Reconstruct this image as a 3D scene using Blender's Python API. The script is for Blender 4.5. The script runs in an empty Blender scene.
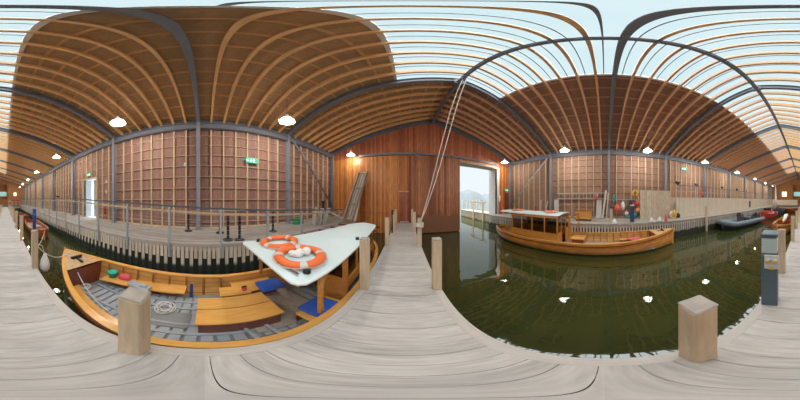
import bpy, math, random
from mathutils import Vector, Matrix
random.seed(7)
C = bpy.context.scene.collection
R = math.radians
# ------------------------------------------------------------------ camera
cam_d = bpy.data.cameras.new('camera')
cam = bpy.data.objects.new('camera', cam_d); C.objects.link(cam)
cam_d.type = 'PANO'
try: cam_d.panorama_type = 'EQUIRECTANGULAR'
except Exception: pass
try: cam_d.cycles.panorama_type = 'EQUIRECTANGULAR'
except Exception: pass
cam.location = (0, 0, 0)
cam.rotation_euler = (R(90), 0, R(2.25))
cam_d.clip_start = 0.02; cam_d.clip_end = 3000
bpy.context.scene.camera = cam
# ------------------------------------------------------------------ exposure
vs = bpy.context.scene.view_settings
vs.view_transform = 'Standard'; vs.look = 'None'; vs.gamma = 1; vs.use_curve_mapping = False
vs.exposure = 0.3
SKY = .85; SUN = 8.0; LAMP = 125.0
# ------------------------------------------------------------------ world: pale overcast sky
w = bpy.data.worlds.new('overcast_sky'); bpy.context.scene.world = w; w.use_nodes = True
nt = w.node_tree; nt.nodes.clear()
o_ = nt.nodes.new('ShaderNodeOutputWorld'); bg = nt.nodes.new('ShaderNodeBackground')
tc = nt.nodes.new('ShaderNodeTexCoord'); sx = nt.nodes.new('ShaderNodeSeparateXYZ')
rp = nt.nodes.new('ShaderNodeValToRGB'); nz = nt.nodes.new('ShaderNodeTexNoise'); mx = nt.nodes.new('ShaderNodeMixRGB')
rp.color_ramp.elements[0].position = 0.0; rp.color_ramp.elements[0].color = (.82, .87, .90, 1)
rp.color_ramp.elements[1].position = 0.75; rp.color_ramp.elements[1].color = (.52, .80, .88, 1)
nz.inputs['Scale'].default_value = 2.2; nz.inputs['Detail'].default_value = 5
mx.inputs[2].default_value = (.90, .96, .98, 1)
nt.links.new(tc.outputs['Generated'], sx.inputs[0]); nt.links.new(sx.outputs[2], rp.inputs[0])
nt.links.new(tc.outputs['Generated'], nz.inputs['Vector'])
nt.links.new(nz.outputs[0], mx.inputs[0]); nt.links.new(rp.outputs[0], mx.inputs[1])
nt.links.new(mx.outputs[0], bg.inputs[0]); bg.inputs[1].default_value = SKY
nt.links.new(bg.outputs[0], o_.inputs[0])
# veiled sun behind cloud: very wide, soft
sd = bpy.data.lights.new('sun', 'SUN'); sd.energy = SUN; sd.angle = R(100); sd.color = (.93, .97, 1.0)
so = bpy.data.objects.new('sun', sd); C.objects.link(so); so.rotation_euler = (R(6), R(4), 0)
# ------------------------------------------------------------------ key measures (eye at origin)
WZ, DZ, QZ = -2.45, -1.6, -1.35          # water, jetty deck, quay
XL, XR, YF, YB = -5.9, 9.85, 9.1, -37.9  # walls
EZ, RZ, XC = 4.0, 6.5, (-5.9+9.85)/2
SL = (RZ-EZ)/(XC-XL)
BAY = 4.7; SKX0, SKX1 = -0.32, 4.05; SKY0, SKY1 = 4.45, -28.45
QL, QR = -3.7, 7.0                       # quay faces
def roofz(x): return EZ + SL*((x-XL) if x < XC else (XR-x))
def at(px, py, z):                       # point at height z seen at a pixel of the photo
    a = R((px-405)*.45); e = R((200-py)*.45); r = z/math.tan(e)
    return Vector((r*math.sin(a), r*math.cos(a), z))
def yat(px, X):                          # Y where the vertical plane X is seen at column px
    return X/math.tan(R((px-405)*.45))
# ------------------------------------------------------------------ materials
def newmat(name):
    m = bpy.data.materials.new(name); m.use_nodes = True
    return m, m.node_tree, m.node_tree.nodes['Principled BSDF']
def plain(name, c, rough=.6, metal=0, var=.12, scale=6, emit=None, es=0, stretch=(1, 1, 1), coat=0, bump=0):
    m, nt, b = newmat(name)
    b.inputs['Roughness'].default_value = rough; b.inputs['Metallic'].default_value = metal
    b.inputs['Coat Weight'].default_value = coat
    t = nt.nodes.new('ShaderNodeTexCoord'); mp = nt.nodes.new('ShaderNodeMapping'); n = nt.nodes.new('ShaderNodeTexNoise')
    mp.inputs['Scale'].default_value = stretch; n.inputs['Scale'].default_value = scale; n.inputs['Detail'].default_value = 6
    mxn = nt.nodes.new('ShaderNodeMixRGB')
    mxn.inputs[1].default_value = tuple(x*(1-var) for x in c)+(1,); mxn.inputs[2].default_value = tuple(min(1, x*(1+var)) for x in c)+(1,)
    L = nt.links.new
    L(t.outputs['Object'], mp.inputs[0]); L(mp.outputs[0], n.inputs['Vector']); L(n.outputs[0], mxn.inputs[0]); L(mxn.outputs[0], b.inputs['Base Color'])
    if emit: b.inputs['Emission Color'].default_value = emit+(1,); b.inputs['Emission Strength'].default_value = es
    if bump:
        bp = nt.nodes.new('ShaderNodeBump'); bp.inputs['Strength'].default_value = bump; bp.inputs['Distance'].default_value = .01
        L(n.outputs[0], bp.inputs['Height']); L(bp.outputs[0], b.inputs['Normal'])
    return m
def boards(name, c1, c2, width, axis, grain=(1, 1, 1), gs=5, groove=.05, gdark=.35, rough=.65, uv=False, coat=0, algae=None, gvar=.3, stain=None):
    """boards of given width laid side by side along an axis; algae=(z, colour): wet weed below z"""
    m, nt, b = newmat(name); L = nt.links.new; N = nt.nodes.new
    b.inputs['Roughness'].default_value = rough; b.inputs['Coat Weight'].default_value = coat
    t = N('ShaderNodeTexCoord'); s = N('ShaderNodeSeparateXYZ'); L(t.outputs['UV' if uv else 'Object'], s.inputs[0])
    d = N('ShaderNodeMath'); d.operation = 'DIVIDE'; L(s.outputs['XYZ'.index(axis)], d.inputs[0]); d.inputs[1].default_value = width
    fl = N('ShaderNodeMath'); fl.operation = 'FLOOR'; L(d.outputs[0], fl.inputs[0])
    wn = N('ShaderNodeTexWhiteNoise'); wn.noise_dimensions = '1D'; L(fl.outputs[0], wn.inputs['W'])
    m1 = N('ShaderNodeMixRGB'); m1.inputs[1].default_value = c1+(1,); m1.inputs[2].default_value = c2+(1,); L(wn.outputs[0], m1.inputs[0])
    mp = N('ShaderNodeMapping'); mp.inputs['Scale'].default_value = grain; L(t.outputs['Object'], mp.inputs[0])
    n = N('ShaderNodeTexNoise'); n.inputs['Scale'].default_value = gs; n.inputs['Detail'].default_value = 7; L(mp.outputs[0], n.inputs['Vector'])
    mr = N('ShaderNodeMapRange'); mr.inputs[1].default_value = .3; mr.inputs[2].default_value = .7; mr.inputs[3].default_value = 1-gvar; mr.inputs[4].default_value = 1+gvar; L(n.outputs[0], mr.inputs[0])
    m2 = N('ShaderNodeMixRGB'); m2.blend_type = 'MULTIPLY'; m2.inputs[0].default_value = 1; L(m1.outputs[0], m2.inputs[1]); L(mr.outputs[0], m2.inputs[2])
    fr = N('ShaderNodeMath'); fr.operation = 'FRACT'; L(d.outputs[0], fr.inputs[0])
    lt = N('ShaderNodeMath'); lt.operation = 'LESS_THAN'; L(fr.outputs[0], lt.inputs[0]); lt.inputs[1].default_value = groove
    m3 = N('ShaderNodeMixRGB'); L(lt.outputs[0], m3.inputs[0]); L(m2.outputs[0], m3.inputs[1])
    m3.inputs[2].default_value = tuple(x*gdark for x in c1)+(1,)
    last = m3
    if algae:
        zz, col, soft = algae
        ns = N('ShaderNodeTexNoise'); ns.inputs['Scale'].default_value = 3.5; ns.inputs['Detail'].default_value = 4; L(t.outputs['Object'], ns.inputs['Vector'])
        ad = N('ShaderNodeMath'); ad.operation = 'MULTIPLY_ADD'; L(ns.outputs[0], ad.inputs[0]); ad.inputs[1].default_value = -soft; L(s.outputs[2], ad.inputs[2])
        r2 = N('ShaderNodeMapRange'); r2.inputs[1].default_value = zz-soft*.5; r2.inputs[2].default_value = zz-soft*.5-.12; L(ad.outputs[0], r2.inputs[0])
        m4 = N('ShaderNodeMixRGB'); L(r2.outputs[0], m4.inputs[0]); L(m3.outputs[0], m4.inputs[1]); m4.inputs[2].default_value = col+(1,); last = m4
    L(last.outputs[0], b.inputs['Base Color'])
    bp = N('ShaderNodeBump'); bp.inputs['Strength'].default_value = .4; bp.inputs['Distance'].default_value = .01; bp.invert = True
    L(lt.outputs[0], bp.inputs['Height']); L(bp.outputs[0], b.inputs['Normal'])
    return m
def glassmat(name, tint, gloss=.08):
    m = bpy.data.materials.new(name); m.use_nodes = True; nt = m.node_tree; nt.nodes.clear(); N = nt.nodes.new; L = nt.links.new
    o = N('ShaderNodeOutputMaterial'); mix = N('ShaderNodeMixShader'); tr = N('ShaderNodeBsdfTransparent'); gl = N('ShaderNodeBsdfGlossy')
    tr.inputs[0].default_value = tint+(1,); gl.inputs['Roughness'].default_value = .03; mix.inputs[0].default_value = gloss
    L(tr.outputs[0], mix.inputs[1]); L(gl.outputs[0], mix.inputs[2]); L(mix.outputs[0], o.inputs[0]); return m
M = {}
M['sheath_l'] = boards('roof sheathing warm', (.46, .29, .15), (.54, .35, .19), .58, 'Y', (1, 1, 1), 14, 0, gvar=.12)
M['sheath_r'] = boards('roof sheathing red', (.36, .185, .125), (.42, .225, .15), .58, 'Y', (1, 1, 1), 14, 0, gvar=.12)
M['rafter'] = plain('rafter pine', (.84, .52, .25), .55, var=.2, scale=4, stretch=(.5, 3, 3))
M['batten'] = plain('batten pine', (.74, .43, .19), .6, var=.2, scale=4, stretch=(3, .5, 3))
M['rafter_r'] = plain('rafter pine reddish', (.80, .50, .30), .55, var=.2, scale=4, stretch=(.5, 3, 3))
M['batten_r'] = plain('batten reddish', (.60, .34, .21), .6, var=.2, scale=4, stretch=(3, .5, 3))
M['steel'] = plain('grey blue painted steel', (.20, .22, .27), .45, .1, var=.08, scale=2)
M['steel_col_lit'] = plain('portal column steel lit tone', (.27, .29, .335), .45, .1, var=.08, scale=2)  # frame steel made lighter: light falling on the columns put into the colour
M['steel_lt'] = plain('light grey steel', (.42, .46, .50), .4, .2, var=.08)
M['galv'] = plain('galvanised steel', (.46, .54, .60), .45, .15, var=.12, scale=12)
M['wall_l'] = boards('rough red wall boards', (.28, .15, .12), (.38, .21, .165), .19, 'Y', (3, 3, .6), 6, .04, .6, gvar=.22)
M['wall_r'] = boards('brown wall boards', (.32, .19, .14), (.41, .25, .19), .19, 'Y', (3, 3, .6), 6, .04, .6, gvar=.2)
M['stud'] = plain('stud timber', (.66, .53, .35), .7, var=.2, scale=4, stretch=(3, 3, .5))
M['noggin'] = plain('noggin timber', (.50, .34, .25), .7, var=.15)
M['noggin_d'] = plain('noggin timber darker', (.40, .27, .17), .7, var=.15)
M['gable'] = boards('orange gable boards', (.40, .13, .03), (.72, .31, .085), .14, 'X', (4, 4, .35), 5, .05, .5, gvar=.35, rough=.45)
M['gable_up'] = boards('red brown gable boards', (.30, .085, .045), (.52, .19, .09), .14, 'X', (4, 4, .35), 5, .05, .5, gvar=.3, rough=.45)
M['slide'] = boards('red cedar boards', (.20, .06, .025), (.50, .19, .08), .16, 'X', (4, 4, .35), 5, .07, .4, gvar=.35, rough=.4, algae=(1.45, (.22, .10, .055), 1.3))
M['gable_back'] = boards('amber gable boards', (.46, .21, .07), (.56, .28, .11), .2, 'X', (4, 4, .35), 5, .04, .5, gvar=.2)
M['deck'] = boards('weathered deck planks', (.43, .41, .385), (.53, .505, .475), .14, 'Y', (.8, 6, 1), 5, 0, gvar=.16, rough=.8)
M['deck_edge'] = plain('weathered edge board', (.50, .46, .425), .8, var=.18, scale=5, stretch=(6, .6, 1), bump=.3)
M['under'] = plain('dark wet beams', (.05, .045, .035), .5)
M['post'] = plain('pale grey brown post', (.60, .49, .35), .75, var=.35, scale=5, stretch=(5, 5, .5), bump=.4)
M['post_top'] = plain('weathered post top', (.36, .32, .28), .8, var=.35, scale=12)
M['quay'] = boards('grey quay planks', (.34, .31, .28), (.43, .40, .36), .2, 'X', (3, .4, 1), 5, .06, .6, gvar=.2, rough=.8)
M['pale'] = boards('pale fender boards', (.66, .58, .48), (.80, .72, .60), .12, 'Y', (4, 4, .4), 5, 0, gvar=.22, algae=(-2.02, (.035, .05, .04), .3))
M['pale_r'] = boards('grey fender boards', (.50, .455, .40), (.66, .60, .52), .12, 'Y', (4, 4, .4), 5, 0, gvar=.22, algae=(-1.95, (.05, .055, .04), .5))
M['black'] = plain('black weed coated wall', (.02, .024, .02), .6, var=.3)
M['terrace'] = boards('pale terrace boards', (.70, .62, .50), (.80, .72, .60), .15, 'Y', (4, 4, .4), 5, .04, .75, gvar=.12)
M['ply'] = boards('weathered screen boards', (.58, .50, .38), (.68, .60, .47), .17, 'Y', (4, 4, .5), 6, .05, .6, gvar=.25)
M['varnish'] = plain('varnished wood', (.62, .27, .055), .22, var=.25, scale=5, stretch=(4, .7, 4), coat=.6)
M['varnish_lt'] = plain('honey varnished wood', (.76, .39, .10), .25, var=.22, scale=5, stretch=(4, .7, 4), coat=.5)
M['varnish_dk'] = plain('dark mahogany', (.22, .055, .025), .25, var=.25, scale=5, coat=.5)
M['hull'] = boards('varnished hull planking', (.70, .27, .055), (.84, .37, .09), .115, 'Y', (2, .6, 2), 4, .07, .4, rough=.2, uv=True, coat=.6, gvar=.18)
M['hull_in'] = boards('inner planking', (.58, .29, .075), (.70, .38, .12), .14, 'Y', (2, .6, 2), 4, .08, .45, rough=.35, uv=True, coat=.2, gvar=.18)
M['green_bot'] = plain('green boot paint', (.02, .10, .055), .4)
M['canopy'] = plain('pale blue white canopy', (.66, .80, .82), .45, var=.03, scale=2)
M['canopy_edge'] = plain('canopy rim', (.72, .80, .80), .4, var=.03)
M['ring'] = plain('orange ring', (.86, .17, .035), .5, var=.08)
M['tape'] = plain('silver tape', (.62, .60, .56), .35, var=.1)
M['white'] = plain('white plastic', (.82, .83, .83), .45, var=.04)
M['rope'] = plain('off white rope', (.66, .63, .58), .85, var=.15, scale=60)
M['blue'] = plain('blue cushion', (.03, .11, .50), .8, var=.15)
M['navy'] = plain('navy blue metal', (.035, .075, .15), .4, var=.1)
M['deepblue'] = plain('deep blue cover', (.02, .06, .28), .6, var=.1)
M['slate'] = plain('slate grey metal', (.085, .135, .185), .4, var=.1, scale=3)
M['lightgrey'] = plain('light grey plastic', (.62, .66, .67), .45, var=.05)
M['blackp'] = plain('black plastic', (.02, .02, .022), .5, var=.2)
M['red'] = plain('red paint', (.50, .05, .035), .4, var=.1)
M['redb'] = plain('red brown boat paint', (.34, .07, .03), .4, var=.15)
M['pink'] = plain('pink cloth', (.75, .10, .20), .7, var=.1)
M['teal'] = plain('teal plastic', (.02, .50, .42), .45, var=.08)
M['tealb'] = plain('blue green canvas', (.07, .34, .42), .6, var=.1)
M['yellow'] = plain('yellow plastic', (.78, .48, .05), .5, var=.1)
M['orangeb'] = plain('orange buoy', (.85, .33, .15), .5, var=.05)
M['redbuoy'] = plain('coral red buoy', (.78, .12, .12), .5, var=.05)
M['rib_wood'] = plain('dark varnished rib', (.40, .16, .04), .35, var=.2)
M['foredeck'] = plain('worn foredeck', (.56, .36, .18), .5, var=.45, scale=7, stretch=(3, 1, 3))
M['greyboard'] = plain('grey bilge boards', (.36, .385, .41), .7, var=.3, scale=8, stretch=(6, 1, 1))
M['greymat'] = plain('grey rubber mat', (.25, .25, .24), .8, var=.2, scale=30)
M['glass'] = glassmat('tinted cabin glass with interior shade', (.34, .33, .32), .1)  # glass tint deepened so the shade inside the cabin is in the pane colour
M['glass_roof'] = glassmat('skylight glass', (.95, .98, .98), .04)
M['glass_door'] = glassmat('door glass', (.88, .95, .97), .08)
M['sign'] = plain('exit sign green', (.01, .42, .25), .5, emit=(.02, .55, .33), es=.5, var=0)
M['signw'] = plain('exit sign white', (.85, .95, .9), .5, emit=(.8, 1, .9), es=.6, var=0)
M['rib_grey'] = plain('grey RIB tube', (.17, .22, .27), .55, var=.1)
M['rib_dark'] = plain('dark boat grey', (.06, .08, .10), .5, var=.1)
M['hill'] = plain('hazy hill', (.16, .175, .18), .9, var=.15, scale=.02)
M['ground_out'] = plain('pale outside paving', (.80, .83, .84), .8, var=.08)
M['grey_lumber'] = plain('grey seasoned timber', (.40, .34, .28), .8, var=.3, scale=4, stretch=(4, 4, .5))
M['graypl'] = plain('pale grey plastic', (.55, .54, .50), .6, var=.1)
M['rubber'] = plain('rubber strip', (.05, .05, .05), .7)
M['brass'] = plain('brass', (.6, .42, .15), .3, .9)
M['chrome'] = plain('chrome', (.6, .6, .6), .2, 1)
# warm lit window, lamp glow
M['litwin'] = plain('lit window', (.8, .7, .5), .5, emit=(1, .88, .6), es=1.3, var=0)
M['daywin'] = plain('daylit window', (.3, .6, .6), .4, emit=(.35, .72, .68), es=.6, var=0)
M['bulb'] = plain('lamp bulb', (1, 1, 1), .5, emit=(1, .95, .86), es=22, var=0)
def shade_mat():
    m = bpy.data.materials.new('milky lamp shade'); m.use_nodes = True; nt = m.node_tree; nt.nodes.clear(); N = nt.nodes.new; L = nt.links.new
    o = N('ShaderNodeOutputMaterial'); mix = N('ShaderNodeMixShader'); d = N('ShaderNodeBsdfDiffuse'); t = N('ShaderNodeBsdfTranslucent')
    d.inputs[0].default_value = (.80, .84, .84, 1); t.inputs[0].default_value = (.85, .88, .86, 1); mix.inputs[0].default_value = .62
    L(d.outputs[0], mix.inputs[1]); L(t.outputs[0], mix.inputs[2]); L(mix.outputs[0], o.inputs[0]); return m
M['shade'] = shade_mat()
def water_mat():
    m, nt, b = newmat('dark green harbour water'); N = nt.nodes.new; L = nt.links.new
    b.inputs['Roughness'].default_value = .015; b.inputs['IOR'].default_value = 1.8
    t = N('ShaderNodeTexCoord'); n1 = N('ShaderNodeTexNoise'); n1.inputs['Scale'].default_value = .8; n1.inputs['Detail'].default_value = 3
    mxn = N('ShaderNodeMixRGB'); mxn.inputs[1].default_value = (.022, .032, .009, 1); mxn.inputs[2].default_value = (.050, .056, .015, 1)
    L(t.outputs['Object'], n1.inputs['Vector']); L(n1.outputs[0], mxn.inputs[0]); L(mxn.outputs[0], b.inputs['Base Color'])
    n2 = N('ShaderNodeTexNoise'); n2.inputs['Scale'].default_value = 1.6; n2.inputs['Detail'].default_value = 2.5; L(t.outputs['Object'], n2.inputs['Vector'])
    bp = N('ShaderNodeBump'); bp.inputs['Strength'].default_value = .35; bp.inputs['Distance'].default_value = .026
    L(n2.outputs[0], bp.inputs['Height']); L(bp.outputs[0], b.inputs['Normal']); return m
M['water'] = water_mat()
# ------------------------------------------------------------------ mesh builder
class MB:
    def __init__(s): s.v = []; s.f = []; s.sm = []; s.uv = {}
    def add(s, vs, fs, smooth=False, uvs=None):
        k = len(s.v); s.v += [tuple(p) for p in vs]
        for i, f in enumerate(fs):
            s.f.append([k+j for j in f]); s.sm.append(smooth)
            if uvs: s.uv[len(s.f)-1] = [uvs[j] for j in f]
        return s
    def box(s, x0, x1, y0, y1, z0, z1):
        vs = [(x, y, z) for x in (x0, x1) for y in (y0, y1) for z in (z0, z1)]
        return s.add(vs, [(0, 1, 3, 2), (4, 6, 7, 5), (0, 4, 5, 1), (2, 3, 7, 6), (0, 2, 6, 4), (1, 5, 7, 3)])
    def rbox(s, c, size, rz=0, bev=.0, tilt=None):
        """box centred at c, optional chamfer, turned by rz"""
        a, b, h = [q/2 for q in size]; m = Matrix.Rotation(rz, 3, 'Z')
        if tilt: m = m @ Matrix.Rotation(tilt[1], 3, tilt[0])
        bv = min(bev, a*.9, b*.9, h*.9)
        if bv <= 0:
            lv = [(x, y, z) for x in (-a, a) for y in (-b, b) for z in (-h, h)]
            fs = [(0, 1, 3, 2), (4, 6, 7, 5), (0, 4, 5, 1), (2, 3, 7, 6), (0, 2, 6, 4), (1, 5, 7, 3)]
        else:
            lv = []; 
            def ringp(A, B, z): return [(-A+bv, -B, z), (A-bv, -B, z), (A, -B+bv, z), (A, B-bv, z), (A-bv, B, z), (-A+bv, B, z), (-A, B-bv, z), (-A, -B+bv, z)]
            lv += [(x*(a-bv)/a, y*(b-bv)/b, z) for x, y, z in ringp(a, b, -h)]
            lv += ringp(a, b, -h+bv); lv += ringp(a, b, h-bv)
            lv += [(x*(a-bv)/a, y*(b-bv)/b, z) for x, y, z in ringp(a, b, h)]
            fs = [tuple(range(7, -1, -1)), tuple(range(24, 32))]
            for k in range(3):
                for i in range(8): j = (i+1) % 8; fs.append((k*8+i, k*8+j, k*8+8+j, k*8+8+i))
        return s.add([m @ Vector(p) + Vector(c) for p in lv], fs)
    def beam(s, p0, p1, w, h, up=(0, 0, 1)):
        """bar from p0 to p1; w across, h along up"""
        p0, p1 = Vector(p0), Vector(p1); d = (p1-p0).normalized(); u = Vector(up); sd = d.cross(u)
        if sd.length < 1e-4: sd = d.cross(Vector((1, 0, 0)))
        sd.normalize(); u = sd.cross(d); vs = []
        for p in (p0, p1):
            for a, b in ((-1, -1), (1, -1), (1, 1), (-1, 1)): vs.append(p+sd*a*w/2+u*b*h/2)
        return s.add(vs, [(0, 3, 2, 1), (4, 5, 6, 7), (0, 1, 5, 4), (1, 2, 6, 5), (2, 3, 7, 6), (3, 0, 4, 7)])
    def ibeam(s, p0, p1, w, h, up=(0, 0, 1)):
        p0, p1 = Vector(p0), Vector(p1); u = Vector(up); d = (p1-p0).normalized(); sd = d.cross(u).normalized(); u = sd.cross(d)
        s.beam(p0, p1, w*.18, h*.9, up)
        for k in (-1, 1): s.beam(p0+u*k*h*.45, p1+u*k*h*.45, w, h*.1, up)
        return s
    def tube(s, pts, r, n=8, closed=False, cap=True):
        pts = [Vector(p) for p in pts]; rs = r if isinstance(r, (list, tuple)) else [r]*len(pts)
        vs = []; N = len(pts); prev = None
        for i, p in enumerate(pts):
            if closed: d = pts[(i+1) % N]-pts[i-1]
            else: d = pts[min(i+1, N-1)]-pts[max(i-1, 0)]
            d.normalize()
            if prev is None:
                a = d.cross(Vector((0, 0, 1)))
                if a.length < .05: a = d.cross(Vector((1, 0, 0)))
            else: a = prev-d*prev.dot(d)
            a.normalize(); prev = a; b = d.cross(a)
            for k in range(n): t = 2*math.pi*k/n; vs.append(p+(a*math.cos(t)+b*math.sin(t))*rs[i])
        fs = []
        for i in range(N if closed else N-1):
            for k in range(n): j = (k+1) % n; i2 = (i+1) % N; fs.append((i*n+k, i*n+j, i2*n+j, i2*n+k))
        if cap and not closed: fs += [tuple(range(n-1, -1, -1)), tuple((N-1)*n+k for k in range(n))]
        return s.add(vs, fs, True)
    def lathe(s, prof, c=(0, 0, 0), n=20, axis='Z'):
        """profile [(radius, height)] turned about an axis through c"""
        vs = []; c = Vector(c)
        for r, z in prof:
            for k in range(n):
                t = 2*math.pi*k/n; p = (r*math.cos(t), r*math.sin(t), z)
                if axis == 'X': p = (z, p[0], p[1])
                if axis == 'Y': p = (p[0], z, p[1])
                vs.append(Vector(p)+c)
        fs = []
        for i in range(len(prof)-1):
            for k in range(n): j = (k+1) % n; fs.append((i*n+k, i*n+j, i*n+n+j, i*n+n+k))
        if prof[0][0] > 1e-5: fs.append(tuple(range(n-1, -1, -1)))
        if prof[-1][0] > 1e-5: fs.append(tuple((len(prof)-1)*n+k for k in range(n)))
        return s.add(vs, fs, True)
    def ball(s, c, r, sq=(1, 1, 1), n=18):
        vs = []; m = n//2
        for i in range(m+1):
            ph = math.pi*i/m
            for k in range(n): t = 2*math.pi*k/n; vs.append((c[0]+r*sq[0]*math.sin(ph)*math.cos(t), c[1]+r*sq[1]*math.sin(ph)*math.sin(t), c[2]+r*sq[2]*math.cos(ph)))
        return s.add(vs, [(i*n+k, i*n+n+k, i*n+n+(k+1) % n, i*n+(k+1) % n) for i in range(m) for k in range(n)], True)
    def prism(s, poly, z0, z1):
        n = len(poly); vs = [(x, y, z0) for x, y in poly]+[(x, y, z1) for x, y in poly]
        return s.add(vs, [tuple(range(n-1, -1, -1)), tuple(range(n, 2*n))]+[(i, (i+1) % n, n+(i+1) % n, n+i) for i in range(n)])
    def prism_y(s, poly, y0, y1):
        n = len(poly); vs = [(x, y0, z) for x, z in poly]+[(x, y1, z) for x, z in poly]
        return s.add(vs, [tuple(range(n)), tuple(range(2*n-1, n-1, -1))]+[(i, n+i, n+(i+1) % n, (i+1) % n) for i in range(n)])
    def grid(s, rows, smooth=True, uvs=None, wrap=False):
        n = len(rows[0]); vs = [p for r in rows for p in r]; fs = []
        for i in range(len(rows)-1):
            for k in range(n if wrap else n-1): j = (k+1) % n; fs.append((i*n+k, i*n+j, i*n+n+j, i*n+n+k))
        return s.add(vs, fs, smooth, [q for r in uvs for q in r] if uvs else None)
    def build(s, name, mat, parent=None, **kw):
        me = bpy.data.meshes.new(name); me.from_pydata(s.v, [], s.f); me.update()
        me.polygons.foreach_set('use_smooth', s.sm)
        if s.uv:
            ul = me.uv_layers.new(name='UVMap')
            for i, p in enumerate(me.polygons):
                if i in s.uv:
                    for li, q in zip(p.loop_indices, s.uv[i]): ul.data[li].uv = q
        me.materials.append(M[mat] if isinstance(mat, str) else mat)
        o = bpy.data.objects.new(name, me); C.objects.link(o); o.parent = parent
        if any(s.sm) and not all(s.sm): me.set_sharp_from_angle(angle=R(40)) if hasattr(me, 'set_sharp_from_angle') else None
        return tag(o, **kw)
def tag(o, label=None, cat=None, group=None, kind=None):
    if label: o['label'] = label
    if cat: o['category'] = cat
    if group: o['group'] = group
    if kind: o['kind'] = kind
    return o
def empty(name, loc=(0, 0, 0), rz=0, **kw):
    o = bpy.data.objects.new(name, None); C.objects.link(o); o.location = loc; o.rotation_euler = (0, 0, rz); o.empty_display_size = .1
    return tag(o, **kw)
def copy_tree(o, parent=None):
    c = o.copy(); C.objects.link(c); c.parent = parent
    for ch in [q for q in bpy.data.objects if q.parent == o]: copy_tree(ch, c)
    return c
def place(o, loc, rz=None, **kw):
    o.location = loc
    if rz is not None: o.rotation_euler = (0, 0, rz)
    return tag(o, **kw)
ORD = ['nearest', 'second', 'third', 'fourth', 'fifth', 'sixth', 'seventh', 'eighth', 'ninth', 'tenth', 'eleventh']
# ================================================================== THE SHELL
# ---- water and outside
MB().add([(-9, -60, WZ), (400, -60, WZ), (400, 700, WZ), (-300, 700, WZ), (-300, 9.5, WZ), (-9, 9.5, WZ)], [(0, 1, 2, 3, 4, 5)]).build('water', 'water', kind='structure', label='dark green harbour water filling the boathouse basin')
hp = []
for i in range(61):
    x = -250+i*14; h = 20+12*math.sin(i*.35)+8*math.sin(i*.13+1)+4*math.sin(i*.9)
    hp.append((x, h))
m = MB(); m.grid([[(x, 520, WZ-2) for x, h in hp], [(x, 560, WZ+h*1.3) for x, h in hp], [(x, 640, WZ+h*1.9) for x, h in hp], [(x, 720, WZ-2) for x, h in hp]])
m.build('hills', 'hill', kind='structure', label='hazy grey hills beyond the lake')
MB().box(-30, XL-.3, -30, 6, QZ-.3, QZ-.02).build('ground', 'ground_out', kind='structure', label='pale paving outside the open side door')
# ---- floors
MB().box(XL-.3, QL-.05, YB, YF, QZ-.25, QZ).build('floor_left', 'quay', kind='structure', label='grey boarded quay walkway along the left wall')
MB().box(QR+.05, XR+.3, YB, YF, QZ-.25, QZ).build('floor_right', 'quay', kind='structure', label='grey boarded quay along the right wall')
MB().box(QL-.05, QR+.05, YB, -31, QZ-.25, QZ).build('floor_back', 'quay', kind='structure', label='quay crossing the far end of the basin')
# quay walls: dark core + pale fender boards in front
for side, X, s_, mt_, mt2, gap in (('left', QL, 1, 'pale', 'black', .13), ('right', QR, -1, 'pale_r', 'black', .17)):
    wl = MB().box(min(X-.3*s_, X-.02*s_), max(X-.3*s_, X-.02*s_), YB, YF, WZ-.6, QZ-.25).build('wall_quay_'+side, mt2, kind='structure', label='weed blackened quay wall on the %s of the basin' % side)
    mm = MB(); y = -31.0; 
    while y < YF-.1:
        wv = gap*.78 if side == 'left' else gap*.56
        mm.box(min(X, X-.03*s_), max(X, X-.03*s_), y, y+wv, WZ-.3 if side == 'right' or int(round((y+31)/gap)) % 2 else -1.84, QZ-.05); y += gap
    mm.build('fender_boards', mt_, wl)
    MB().box(min(X+.02*s_, X-.12*s_), max(X+.02*s_, X-.12*s_), -31, YF, QZ-.09, QZ+.02).build('capping_rail', 'deck_edge' if side == 'left' else 'quay', wl)
MB().box(QL, QR, -31.3, -31, WZ-.6, QZ-.02).build('wall_quay_back', 'pale_r', kind='structure', label='timber faced quay wall at the far end of the basin')
# ---- left wall with door opening
DY0, DY1, DTOP = -8.3, -6.75, 1.6
def sidewall(name, X0, X1, mat, label, door=None):
    m = MB(); zt = EZ+.45
    if door:
        m.box(X0, X1, YB-.2, door[0], QZ, zt); m.box(X0, X1, door[1], YF+.2, QZ, zt); m.box(X0, X1, door[0], door[1], door[2], zt)
    else: m.box(X0, X1, YB-.2, YF+.2, QZ, zt)
    return m.build(name, mat, kind='structure', label=label)
wl = sidewall('wall_left', XL-.2, XL-.1, 'wall_l', 'left wall of rough red boards behind pale studs', (DY0, DY1, DTOP))
wr = sidewall('wall_right', XR+.1, XR+.2, 'wall_r', 'right wall of brown boards behind timber studs')
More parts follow.
